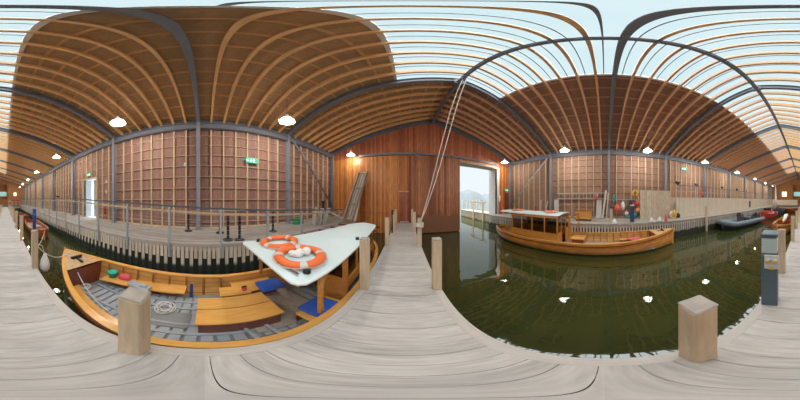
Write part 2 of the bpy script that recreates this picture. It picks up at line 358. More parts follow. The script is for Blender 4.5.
# studs, each a part; horizontal rails
ys = []
k = 0
y = YF-.5875
while y > YB+.2:
    ys.append(y); y -= .5875
frames_y = [YF-.12]+[YF-BAY*i+.05 for i in range(1, 10)]+[YB+.12]
for wall, X, s_, sm, nm, nz_ in ((wl, XL, 1, 'stud', 'noggin', .54), (wr, XR, -1, 'stud', 'noggin_d', .54)):
    for y in ys:
        if min(abs(y-f) for f in frames_y) < .2: continue
        if s_ == 1 and DY0-.04 < y < DY1+.04:
            MB().box(X-.1, X, y-.03, y+.03, DTOP+.1, EZ-.3).build('stud', sm, wall); continue
        MB().box(min(X-.1*s_, X), max(X-.1*s_, X), y-.03, y+.03, QZ, EZ+.2).build('stud', sm, wall)
    z = QZ+.3
    while z < EZ-.2:
        m = MB(); zz = (min(X-.1*s_, X-.03*s_), max(X-.1*s_, X-.03*s_))
        if s_ == 1 and z < DTOP+.05: m.box(zz[0], zz[1], YB, DY0-.06, z-.02, z+.02); m.box(zz[0], zz[1], DY1+.06, YF, z-.02, z+.02)
        else: m.box(zz[0], zz[1], YB, YF, z-.02, z+.02)
        m.build('wall_rail', nm, wall); z += nz_
    m = MB().box(min(X-.1*s_, X), max(X-.1*s_, X), YB, DY0-.06 if s_ == 1 else YF, QZ, QZ+.06)
    if s_ == 1: m.box(X-.1, X, DY1+.06, YF, QZ, QZ+.06)
    m.build('sole_plate', sm, wall)
# door in left wall
d1 = empty('door_1', (XL, (DY0+DY1)/2, QZ), kind='structure', label='open doorway in the left wall with daylight beyond')
hw = (DY1-DY0)/2; hh = DTOP-QZ
m = MB(); m.box(-.12, .04, -hw-.06, -hw, 0, hh+.06); m.box(-.12, .04, hw, hw+.06, 0, hh+.06); m.box(-.12, .04, -hw, hw, hh, hh+.06); m.build('door_frame', 'stud', d1)
m = MB(); m.box(-.75, -.12, -hw+.02, -hw+.07, .02, hh-.02); m.build('door_leaf', 'steel_lt', d1)
m = MB(); m.box(-.10, -.05, -hw+.01, -hw+.16, .02, hh-.02); m.build('hinge_post', 'rubber', d1)
m = MB(); m.rbox((-.75, .15, hh*.5), (.05, .75, hh-.06), R(30), .01); lf = m.build('glazed_leaf', 'steel_lt', d1)
# outer building lump seen through door: pale shed wall
MB().box(XL-6.2, XL-6.0, -16, -2, QZ, 2.6).build('outer_wall', 'ground_out', kind='structure', label='pale wall of a neighbouring shed seen through the left doorway')
# ---- front gable with the water gate
GX0, GX1, GTOP = 4.1, 8.0, 3.02
TR = 3.38
def gabletop(x): return roofz(x)+.45
m = MB()
m.prism_y([(XL-.2, WZ-.5), (GX0, WZ-.5), (GX0, TR), (XL-.2, TR)], YF, YF+.22)
m.prism_y([(GX1, WZ-.5), (XR+.2, WZ-.5), (XR+.2, TR), (GX1, TR)], YF, YF+.22)
m.prism_y([(GX0, GTOP), (GX1, GTOP), (GX1, TR), (GX0, TR)], YF, YF+.22)
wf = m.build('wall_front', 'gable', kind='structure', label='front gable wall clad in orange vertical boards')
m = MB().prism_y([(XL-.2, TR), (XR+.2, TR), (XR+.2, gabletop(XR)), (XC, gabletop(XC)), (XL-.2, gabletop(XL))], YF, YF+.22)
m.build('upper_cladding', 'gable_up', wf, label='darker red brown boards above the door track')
MB().box(XL, .33, YF-.03, YF, -.95, -.91).build('ledge', 'gable_up', wf)
MB().beam((XL, YF-.04, roofz(XL)-.05), (XC, YF-.04, RZ-.05), .08, .14).beam((XC, YF-.04, RZ-.05), (XR, YF-.04, roofz(XR)-.05), .08, .14).build('verge_angle', 'steel', wf)
# jamb and head of the gate
d2 = empty('door_2', (0, YF, 0), kind='structure', label='tall open water gate through the front gable to the lake')
MB().box(GX1, GX1+.32, -.03, 1.2, WZ-.5, GTOP+.1).build('door_jamb', plain('pale jamb paint', (.74, .70, .67), .6), d2)
MB().box(GX0, GX1, -.1, .9, GTOP-.02, GTOP+.16).build('door_head', 'grey_lumber', d2)
# sliding door and its track
sdr = empty('sliding_door', (2.2, YF-.12, WZ), label='tall red cedar sliding door beside the open water gate', cat='door')
m = MB(); m.box(-1.9, 1.9, -.06, .03, .05, TR-.1-WZ)
m.build('door_panel', M['slide'], sdr)
m = MB(); m.box(-1.92, -1.8, -.1, -.06, .05, TR-.05-WZ); m.build('edge_stile', 'varnish_dk', sdr)
m = MB()
for x in (-1.4, 1.4): m.box(x-.05, x+.05, -.09, -.02, TR-.25-WZ, TR-.06-WZ)
m.build('hanger', 'steel', sdr)
MB().ibeam((-3.4, YF-.14, TR+.03), (7.9, YF-.14, TR+.03), .14, .16).build('door_track', 'steel', label='dark steel track running above the sliding door', cat='track')
# little doors
d3 = empty('door_3', (.02, YF-.01, DZ), kind='structure', label='narrow wooden door at the end of the jetty')
MB().box(-.38, .40, -.05, 0, .08, 2.1).build('door_panel', 'gable_up', d3)
MB().box(-.45, -.38, -.07, 0, .0, 2.18).box(.40, .46, -.07, 0, .0, 2.18).build('door_frame', 'gable', d3)
MB().box(-.46, .48, -.12, 0, 2.16, 2.22).build('lintel', 'stud', d3)
MB().box(-.38, .40, -.14, 0, .0, .08).build('doorstep', 'graypl', d3)
MB().box(.30, .34, -.09, -.05, 1.0, 1.12).build('door_handle', 'chrome', d3)
d4 = empty('door_4', (9.3, YF-.01, QZ), kind='structure', label='wooden exit door right of the water gate')
MB().box(-.36, .36, -.05, 0, .0, 2.05).build('door_panel', 'varnish_dk', d4)
MB().box(-.44, -.36, -.08, 0, .0, 2.14).box(.36, .44, -.08, 0, .0, 2.14).box(-.44, .44, -.08, 0, 2.05, 2.14).build('door_frame', 'gable', d4)
# ---- back gable with lit opening
OX0, OX1, OZ0, OZ1 = -.7, 3.6, .15, 4.5
m = MB(); B0, B1 = YB-.22, YB
m.prism_y([(XL-.2, QZ-.3), (OX0, QZ-.3), (OX0, gabletop(OX0)), (XL-.2, gabletop(XL))], B0, B1)
m.prism_y([(OX1, QZ-.3), (XR+.2, QZ-.3), (XR+.2, gabletop(XR)), (OX1, gabletop(OX1))], B0, B1)
m.prism_y([(OX0, QZ-.3), (OX1, QZ-.3), (OX1, OZ0), (OX0, OZ0)], B0, B1)
m.prism_y([(OX0, OZ1), (OX1, OZ1), (OX1, gabletop(OX1)), (XC, gabletop(XC)), (OX0, gabletop(OX0))], B0, B1)
wb = m.build('wall_back', 'gable_back', kind='structure', label='far back gable wall of amber boards')
m = MB(); m.box(OX0-.1, OX1+.1, YB-3.2, YB-3.0, -.3, 5.2); m.box(OX0-.2, OX0-.1, YB-3, YB-.2, -.3, 5.2); m.box(OX1+.1, OX1+.2, YB-3, YB-.2, -.3, 5.2); m.box(OX0-.2, OX1+.2, YB-3.2, YB-.2, 5.1, 5.3); m.box(OX0-.2, OX1+.2, YB-3.2, YB-.2, -.4, -.3)
m.build('wall_gallery', 'gable', kind='structure', label='orange timber gallery room behind the back gable opening')
w2 = empty('window_2', (1.5, YB-2.98, 1.2), kind='structure', label='teal daylit window in the back gallery room')
MB().box(-2.0, 2.1, 0, .02, 0, 1.4).build('window_pane', 'daywin', w2)
m = MB()
for i in range(7): m.box(-2.0+i*.68-.04, -2.0+i*.68+.04, .02, .06, -.05, 1.45)
m.box(-2.04, 2.12, .02, .06, 1.38, 1.46); m.box(-2.04, 2.12, .02, .06, -.06, .02); m.build('window_frame', 'white', w2)
w3 = empty('window_3', (6.2, YB+.01, 1.0), kind='structure', label='small warm lit window on the right of the back gable')
MB().box(-.7, .7, 0, .03, 0, 1.5).build('window_pane', 'litwin', w3)
MB().box(-.78, -.7, 0, .06, -.08, 1.58).box(.7, .78, 0, .06, -.08, 1.58).box(-.7, .7, 0, .06, 1.5, 1.58).box(-.7, .7, 0, .06, -.08, 0).box(-.03, .03, .03, .06, 0, 1.5).build('window_frame', 'gable', w3)
w4 = empty('window_4', (-3.0, YB+.01, 1.2), kind='structure', label='small warm lit window on the left of the back gable')
MB().box(-.4, .4, 0, .03, 0, 1.0).build('window_pane', 'litwin', w4)
MB().box(-.46, -.4, 0, .06, -.06, 1.06).box(.4, .46, 0, .06, -.06, 1.06).box(-.4, .4, 0, .06, 1.0, 1.06).box(-.4, .4, 0, .06, -.06, 0).build('window_frame', 'gable', w4)
# ---- roof
RD, BD = .22, .05                  # rafter and batten depth
nrm_l = Vector((-SL, 0, 1)).normalized(); nrm_r = Vector((SL, 0, 1)).normalized()
def slab(m, xa, xb, y0, y1, lift, th):
    """sloping slab between roof x positions xa..xb, lift above rafter underside"""
    pts = [(xa, roofz(xa)+lift), (xb, roofz(xb)+lift), (xb, roofz(xb)+lift+th), (xa, roofz(xa)+lift+th)]
    m.prism_y(pts if True else pts, y0, y1)
TOPL = (RD+BD)*1.05
m = MB(); slab(m, XL-.3, SKX0, YB-.2, SKY0, TOPL, .05); slab(m, XL-.3, XC, SKY0, YF+.3, TOPL, .05); slab(m, SKX0, XC, YB-.2, SKY1, TOPL, .05)
cl = m.build('ceiling_left', 'sheath_l', kind='structure', label='left roof slope of brown sheathing over pine rafters')
m = MB(); slab(m, SKX1, XR+.3, YB-.2, SKY0, TOPL, .05); slab(m, XC, XR+.3, SKY0, YF+.3, TOPL, .05); slab(m, XC, SKX1, YB-.2, SKY1, TOPL, .05)
cr = m.build('ceiling_right', 'sheath_r', kind='structure', label='right roof slope of red brown sheathing over rafters')
hy = RD/2*1.05
for i in range(0, 81):
    y = YF-.5875*i
    if i % 8 == 0: continue
    MB().beam((XL-.15, y, roofz(XL-.0)+hy-.047), (XC, y, RZ+hy), .088, RD).build('rafter', 'rafter', cl)
    MB().beam((XR+.15, y, roofz(XR)+hy-.047), (XC, y, RZ+hy), .088, RD).build('rafter', 'rafter_r', cr)
for j in range(0, 14):
    for s_, par, mt_ in ((1, cl, 'batten'), (-1, cr, 'batten_r')):
        u = .35+.585*j; x = (XL+u) if s_ == 1 else (XR-u)
        insky = SKX0 < x < SKX1
        m = MB(); zb = roofz(x)+RD*1.05+BD/2
        if insky: m.box(x-.04, x+.04, SKY0, YF, zb-BD/2, zb+BD/2); m.box(x-.04, x+.04, YB, SKY1, zb-BD/2, zb+BD/2)
        else: m.box(x-.04, x+.04, YB, YF, zb-BD/2, zb+BD/2)
        m.build('batten', mt_, par)
# skylight: glass panes by bay and glazing bars
sk = empty('window_1', (XC, 0, RZ), kind='structure', label='long ridge skylight of clear glass')
nb = int(round((SKY0-SKY1)/BAY))
for i in range(nb):
    y1 = SKY0-BAY*i-.03; y0 = SKY0-BAY*(i+1)+.03
    for xa, xb in ((SKX0, XC), (XC, SKX1)):
        L_ = TOPL
        m = MB().add([(xa-XC, y0, roofz(xa)+L_-RZ), (xb-XC, y0, roofz(xb)+L_-RZ), (xb-XC, y1, roofz(xb)+L_-RZ), (xa-XC, y1, roofz(xa)+L_-RZ)], [(0, 1, 2, 3)])
        m.build('window_pane', 'glass_roof', sk)
m = MB(); y = SKY0
while y > SKY1-.1:
    for xa in (SKX0, SKX1):
        m.beam((xa-XC, y+.29, roofz(xa)+TOPL-RZ+.02), (0, y+.29, TOPL+.02), .03, .05)
    y -= .5875
m.build('glazing_bars', 'steel', sk)
for xa in (SKX0, SKX1):
    MB().box(xa-XC-.05, xa-XC+.05, SKY1, SKY0, roofz(xa)-RZ+TOPL-.06, roofz(xa)-RZ+TOPL+.08).build('skylight_kerb', 'white', sk)
# ridge beam, eaves beams
MB().ibeam((XC, YB, RZ-.12), (XC, YF, RZ-.12), .13, .22).build('ridge_beam', 'steel', label='dark steel ridge beam running under the skylight', cat='beam')
MB().ibeam((XL+.12, YB, EZ-.21), (XL+.12, YF, EZ-.21), .18, .34).build('eaves_beam', 'steel', label='grey steel eaves beam along the left wall', cat='beam')
MB().ibeam((XR-.12, YB, EZ-.21), (XR-.12, YF, EZ-.21), .18, .34).build('eaves_beam', 'steel', label='grey steel eaves beam along the right wall', cat='beam')
for X, par in ((XL, wl), (XR, wr)): MB().box(min(X, X+(.05 if X < 0 else -.05)), max(X, X+(.05 if X < 0 else -.05)), YB, YF, EZ-.1, EZ+.25).build('eaves_panel', 'steel', par)
# steel portal frames
pf = empty('portal_frame', (XC, 0, 0))
for X, mt_ in ((XL+.13, 'steel_col_lit'), (XR-.13, 'steel_col_lit')):
    MB().ibeam((X-XC, 0, QZ), (X-XC, 0, EZ+.1), .17, .24, up=(1, 0, 0)).build('column', mt_, pf)
    MB().box(X-XC-.17, X-XC+.17, -.14, .14, QZ, QZ+.03).build('base_plate', mt_, pf)
for X in (XL, XR): MB().ibeam((X-XC, 0, EZ+.06), (0, 0, RZ+.06), .15, .30).build('rafter_beam', 'steel', pf)
MB().box(-.2, .2, -.05, .05, RZ-.25, RZ+.1).build('apex_plate', 'steel', pf)
pos = [YF-.12]+[YF-BAY*i for i in range(1, 10)]+[YB+.12]
names = ['against the front gable', 'between the camera and the front gable', 'almost level with the camera', 'first behind the camera, left of the open doorway', 'second behind the camera', 'third behind the camera', 'fourth behind the camera', 'fifth behind the camera', 'sixth behind the camera', 'seventh behind the camera', 'against the far back gable']
names[3] = 'first behind the camera'
for i, y in enumerate(pos):
    o = pf if i == 0 else copy_tree(pf)
    place(o, (XC, y, 0), label='grey steel portal frame '+names[i], cat='frame', group='steel portal frames of the boathouse')
# diagonal braces
for X, lab in ((XL+.33, 'left'), (XR-.33, 'right')):
    MB().tube([(X, 4.62, EZ-.38), (X, 8.72, -.55 if lab == 'left' else -.75)], .055, 10).build('diagonal_brace', 'steel' if lab == 'left' else 'steel_lt', label='slanting steel brace tube against the %s wall near the front gable' % lab, cat='brace')
# ================================================================== LAMPS
lamp = empty('pendant_lamp')
MB().lathe([(.03, .22), (.06, .21), (.08, .15), (.10, .12), (.19, .08), (.27, .02), (.31, -.05), (.315, -.075), (.305, -.075), (.26, .0), (.18, .06), (.09, .10), (.05, .1)], n=28).build('lamp_shade', 'shade', lamp)
MB().ball((0, 0, -.0), .085, (1, 1, 1.15), 14).build('bulb', 'bulb', lamp)
MB().lathe([(.0, .36), (.045, .34), (.06, .30), (.06, .2), (.0, .2)], n=14).build('lamp_cap', 'lightgrey', lamp)
cordo = MB().tube([(0, 0, .33), (0, 0, 1.51)], .008, 6).build('cord', 'rubber', lamp)
LZ = 3.45
left_y = [8.4, 2.85, -3.1, -8.9, -14.9, -21, -27, -33]
right_y = [7.95, 2.6, -2.75, -7.9, -13.4, -19.0, -24.6, -30.5]
first = True
for side, X, yl in (('left', -3.8, left_y), ('right', 7.9, right_y)):
    for i, y in enumerate(yl):
        if first: o = lamp; first = False
        else: o = copy_tree(lamp)
        yy = min(y, YF-.45)
        place(o, (X, yy, LZ), label='glowing white pendant lamp, %s from the front gable in the %s hand row' % (ORD[i] if i else 'nearest', side), cat='lamp', group='pendant lamps of the %s row' % side)
        for ch in list(o.children) if hasattr(o, 'children') else []:
            if ch.name.startswith('cord') and side == 'right': ch.scale = (1, 1, .975)
        ld = bpy.data.lights.new('lamp_light', 'POINT'); ld.energy = LAMP*(.55 if i == 0 else 1); ld.color = (1, .93, .83); ld.shadow_soft_size = .09
        lo = bpy.data.objects.new('lamp_light', ld); C.objects.link(lo); lo.location = (0, 0, -.14); lo.parent = o
# ================================================================== JETTY
jt = empty('jetty', (0, 0, DZ), label='long weathered plank jetty running down the middle of the basin', cat='jetty')
JL, JR = -.68, .54
m = MB(); y = YF-.26
i = 0
while y > -30.75:
    jx = random.uniform(-.004, .004)
    m.box(JL+.10, JR-.10, y-.137, y, -.04, jx); y -= .14
m.build('decking', 'deck', jt)
for x0, x1 in ((JL, JL+.105), (JR-.105, JR)): MB().box(x0, x1, -30.95, YF-.26, -.10, .004).build('edge_board', 'deck_edge', jt)
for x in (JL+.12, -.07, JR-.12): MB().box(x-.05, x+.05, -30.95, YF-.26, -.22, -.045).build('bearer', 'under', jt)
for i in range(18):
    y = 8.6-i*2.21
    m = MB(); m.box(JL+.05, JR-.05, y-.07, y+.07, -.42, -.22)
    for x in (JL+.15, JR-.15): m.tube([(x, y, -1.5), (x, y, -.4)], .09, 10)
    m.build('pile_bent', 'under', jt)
pst = empty('mooring_post')
MB().rbox((0, 0, .497), (.134, .134, .985), 0, .012).build('post_shaft', 'post', pst)
MB().rbox((0, 0, .995), (.137, .137, .02), 0, .009).build('post_top', 'post_top', pst)
P = [(-.60, 1.84, 'left edge, beside the launch canopy'), (.475, 1.87, 'right edge, first ahead of the camera'), (-.60, 4.25, 'left edge, second ahead of the camera'), (.475, 4.15, 'right edge, with the hoist rope tied round it'),
     (-.60, 6.6, 'left edge, third ahead of the camera'), (.475, 6.4, 'right edge, third ahead of the camera'), (.475, 8.5, 'right edge, close to the front gable'), (-.60, 8.5, 'left edge, close to the front gable'),
     (-.56, -.345, 'left edge, nearest the camera before the open launch'), (.42, -.375, 'right edge, nearest the camera over open water'),
     (-.63, -2.66, 'left edge, at the bow of the open launch'), (.455, -2.48, 'right edge, just behind the power bollard')]
for i in range(7):
    P.append((-.63, -4.85-2.2*i, 'left edge, %s past the launch bow' % ORD[i+1])); P.append((.455, -4.75-2.2*i, 'right edge, %s beyond the power bollard' % ORD[i+1]))
for i, (x, y, lab) in enumerate(P):
    o = pst if i == 0 else copy_tree(pst)
    hh_ = .0
    if i == 10: o.scale = (1, 1, .93)
    rz = 0 if i not in (8, 9) else (R(4) if i == 8 else R(-3))
    place(o, (x, y, DZ+hh_), rz, label='square timber mooring post on the jetty, '+lab, cat='post', group='square posts along the jetty')
# power bollard
bl = empty('power_bollard', (.42, -1.50, DZ), R(8), label='slate blue electric power bollard with two sockets on the jetty', cat='bollard')
MB().rbox((0, 0, .46), (.19, .19, .92), 0, .008).build('body', 'slate', bl)
MB().rbox((0, 0, 1.04), (.185, .185, .20), 0, .01).build('light_band', plain('milky blue band', (.50, .62, .66), .3, var=.03), bl)
MB().rbox((0, 0, 1.175), (.20, .20, .055), 0, .012).build('cap', 'slate', bl)
sb = MB().rbox((-.03, .102, .83), (.17, .025, .2), 0, .006).build('socket_panel', 'lightgrey', bl)
for k in (-1, 1):
    s1 = MB().lathe([(.034, 0), (.034, .03), (.026, .035), (.0, .035)], (-.03+k*.042, .115, .86), 14, 'Y').build('socket', 'graypl', bl)
    MB().lathe([(.02, 0), (.02, .008), (0, .008)], (-.03+k*.042, .148, .86), 12, 'Y').build('socket_cover', 'yellow', s1)
MB().rbox((-.03, .118, .745), (.06, .01, .03), 0).build('warning_label', 'yellow', bl)
for c_ in [q for q in bpy.data.objects if q.parent == bl and q.name.startswith('socket')]: pass
# ================================================================== ROPES
kp = Vector((.475, 4.15, DZ+.78))
rt = at(463, 79, 6.25)
hr = empty('hoist_rope', (0, 0, 0), label='double hoist rope hanging from the ridge and tied round a jetty post', cat='rope')
for k, (dx, top) in enumerate(((0, rt), (.16, rt+Vector((.12, -.05, 0))))):
    pts = []
    for i in range(15):
        t = i/14; p = kp.lerp(top, t); p.z -= .75*math.sin(math.pi*t)*(1-.3*t); p.x += dx*math.sin(math.pi*t)*.6; pts.append(p)
    MB().tube(pts, .016, 6).build('strand', 'rope', hr)
m = MB()
for i in range(4):
    m.tube([(kp.x+.125*math.cos(a), kp.y+.125*math.sin(a), kp.z-.06+i*.035+.01*math.sin(a*2)) for a in [2*math.pi*q/12 for q in range(12)]], .019, 6, closed=True)
m.ball((kp.x-.05, kp.y-.12, kp.z-.03), .05); m.build('knot', 'rope', hr)
MB().rbox((rt.x+.05, rt.y, rt.z+.03), (.1, .2, .14), 0, .02).build('pulley_block', 'steel', hr)
# ================================================================== RAILING on the left quay
def railing(name, X, y0, y1, first_post, step, z0, h, side, label, wood=True, infill='wires', tilt=0):
    o = empty(name, (X, 0, z0), label=label, cat='railing')
    m = MB().box(-.03, .03, y0, y1, h-.03, h+.02); m.build('top_rail', 'slate', o)
    y = first_post
    while y > y0:
        MB().box(-.03, .03, y-.03, y+.03, -.45 if wood else 0, h-.03).build('post', 'galv', o); y -= step
    if wood: MB().box(-.13*side, -.05*side, y0, y1, h-.16, h-.11).build('timber_rail', 'stud', o)
    if infill == 'wires':
        for k in range(1, 7): MB().tube([(0, y0, h*k/7.5), (0, y1, h*k/7.5)], .0035, 5).build('wire', 'galv', o)
    else: MB().box(-.015, .015, y0, y1, h*.5, h*.5+.03).build('mid_rail', 'galv', o)
    return o
qr = empty('quay_railing', (QL+.05, 0, QZ), label='long galvanised railing along the edge of the left quay', cat='railing')
def rt_(y): return -.23-.05*max(y, -7)-QZ
YK = [6.9, 0, -7, -30.5]
def sloped(name, mat, dx, dz, w_, h_):
    m = MB()
    rows = [[(dx-w_/2, y, rt_(y)+dz-h_/2), (dx+w_/2, y, rt_(y)+dz-h_/2), (dx+w_/2, y, rt_(y)+dz+h_/2), (dx-w_/2, y, rt_(y)+dz+h_/2)] for y in YK]
    m.grid(rows, False, None, True); m.add(rows[0], [(0, 1, 2, 3)]); m.add(rows[-1], [(3, 2, 1, 0)]); m.build(name, mat, qr)
sloped('top_rail', 'slate', 0, 0, .06, .05); sloped('timber_rail', 'stud', -.09, -.16, .06, .06)
for k in range(1, 7):
    MB().tube([(0, y, (rt_(y)-.05)*k/7) for y in YK], .004, 5).build('wire', 'galv', qr)
y = 6.45
while y > -30.5: MB().box(-.03, .03, y-.03, y+.03, -.45, rt_(y)-.02).build('post', 'galv', qr); y -= 1.5
railing('terrace_railing', 8.36, -36, -5.3, -5.68, 1.72, .2, .98, -1, 'galvanised railing along the top of the raised terrace', False, 'mid')
# raised terrace on right and back
MB().box(8.3, XR, YB+.02, -5.3, QZ, .2).build('floor_terrace', 'terrace', kind='structure', label='raised terrace faced in pale boards along the right wall')
MB().box(2.0, 8.3, YB+.02, -32.6, QZ, .05).build('floor_terrace_back', 'terrace', kind='structure', label='raised terrace at the far end of the basin')
er = empty('end_railing', (-2.6, -31.3, QZ), label='pale railing across the far end quay beside the red banner', cat='railing')
MB().box(-1.0, 1.7, -.02, .02, 1.0, 1.05).build('top_rail', 'white', er)
for x in (-1.0, -.1, .8, 1.68): MB().box(x-.03, x+.03, -.03, .03, 0, 1.0).build('post', 'white', er)
bn = empty('banner', (-2.9, -32.4, QZ), label='red banner on a stand at the far end quay', cat='banner')
MB().box(-1.2, 1.2, -.02, .02, .75, 1.35).build('banner_cloth', 'red', bn)
for x in (-1.1, 1.1): MB().box(x-.03, x+.03, -.02, .02, 0, .75).build('leg', 'white', bn)
# ================================================================== BOATS
def hullshape(L, B, fb=.6, bow=.28, keel=-.35, stern_round=True, trans=.7):
    def hb(t):
        if t < .42: f = (1-(1-t/.42)**2.6)**.9 if t > 0 else 0
        elif t < .72: f = 1
        elif stern_round: f = math.sqrt(max(0, 1-((t-.72)/.285)**2))
        else: f = 1-(1-trans)*((t-.72)/.28)**2
        return max(.012, B/2*f)
    def zs(t): return fb+bow*(1-min(t/.5, 1))**2+.06*max(0, (t-.7)/.3)**2
    def zk(t):
        z = keel
        if t < .08: z += .25*(1-t/.08)
        if t > .78: z += (.42 if stern_round else .25)*((t-.78)/.22)**2
        return z
    def xz(t, z):
        s_ = min(1, max(0, (zs(t)-z)/(zs(t)-zk(t)))); return hb(t)*(1-s_**2.4)**.6
    return hb, zs, zk, xz
def build_hull(root, L, B, mats, fl=.1, N=44, strake=True, deck_to=.115, **kw):
    """mats: hull, bottom, inner, gunwale, floor, deck"""
    hb, zs, zk, xz = hullshape(L, B, **kw)
    T = [0, .004, .012, .025]+[.025+(1-.025)*i/(N-4) for i in range(1, N-3)]
    up = MB(); lo = MB(); inn = MB(); gw = MB(); st = MB()
    for sd in (-1, 1):
        ru, uu, rl, ri, ui, rg, rs = [], [], [], [], [], [], []
        for t in T:
            z0 = zs(t); zw = .07
            zl = [z0+(zw-z0)*k/7 for k in range(8)]
            ru.append([(sd*xz(t, z), t*L, z) for z in zl]); uu.append([(t*L, k/7*.62) for k in range(8)])
            zb = zk(t); zl2 = [zw+(zb-zw)*k/5 for k in range(6)]
            rl.append([(sd*xz(t, z), t*L, z) for z in zl2])
            if .03 < t < .985:
                zi = [z0-.01+(fl-z0)*k/6 for k in range(7)]
                ri.append([(sd*max(.01, xz(t, z)-.045), t*L, z) for z in zi]); ui.append([(t*L, k/6*.5) for k in range(7)])
            h = hb(t)
            rg.append([(sd*(h+.028), t*L, z0-.02), (sd*(h+.028), t*L, z0+.02), (sd*max(0, h-.075), t*L, z0+.02), (sd*max(0, h-.075), t*L, z0-.02)])
            zz = z0-.13; x = xz(t, zz); rs.append([(sd*(x-.01), t*L, zz-.022), (sd*(x+.025), t*L, zz-.018), (sd*(x+.025), t*L, zz+.018), (sd*(x-.01), t*L, zz+.022)])
        up.grid(ru, True, uu); lo.grid(rl); inn.grid(ri, True, ui); gw.grid(rg, False, None, True); st.grid(rs, False, None, True)
    # transom
    t = 1.0; pts = [(x*sd, L, z) for sd in (1,) for z in [zs(t)+(zk(t)-zs(t))*k/8 for k in range(9)] for x in (xz(t, z),)]
    pts += [(-p[0], p[1], p[2]) for p in pts[::-1]]
    up.add(pts, [tuple(range(len(pts)))])
    up.build('hull', mats[0], root); lo.build('hull_bottom', mats[1], root); inn.build('inner_hull', mats[2], root); gw.build('gunwale', mats[3], root)
    if strake: st.build('rubbing_strake', 'varnish_dk' if mats[0] == 'hull' else mats[3], root)
    MB().beam((0, -.015, zk(0)-.0), (0, -.03, zs(0)+.06), .05, .07, (0, 1, 0)).build('stem_post', mats[3], root)
    fr = [[(x, t*L, fl) for x in (-(xz(t, fl)-.03), 0, xz(t, fl)-.03)] for t in [.06+.9*k/20 for k in range(21)]]
    MB().grid(fr, False).build('floor_boards', mats[4], root)
    dr = [[(x*(hb(t)-.05), t*L, zs(t)+.006+.02*(1-x*x)) for x in (-1, -.5, 0, .5, 1)] for t in [.005+(deck_to-.005)*k/8 for k in range(9)]]
    MB().grid(dr, False).build('foredeck', mats[5], root)
    return hb, zs, zk, xz
def side_bench(root, sd, xz, L, d0, d1, z, wdt, mat, name='side_bench', face=None, hb=None):
    rows = []; n = 8
    for k in range(n+1):
        d = d0+(d1-d0)*k/n; xo = xz(d/L, z)-.05; xi = max(.02, xo-wdt) if wdt > 0 else .3
        rows.append([(sd*xi, d, z-.03), (sd*xi, d, z), (sd*xo, d, z), (sd*xo, d, z-.03)])
    m = MB().grid(rows, False, None, True); m.add(rows[0], [(0, 1, 2, 3)]); m.add(rows[-1], [(3, 2, 1, 0)])
    o = m.build(name, mat, root)
    if face:
        fr = [[(sd*(abs(r[0][0])+.03), r[0][1], z-.03), (sd*(abs(r[0][0])+.03), r[0][1], .1)] for r in rows]
        MB().grid(fr, False).build('bench_front', face, root)
    return o
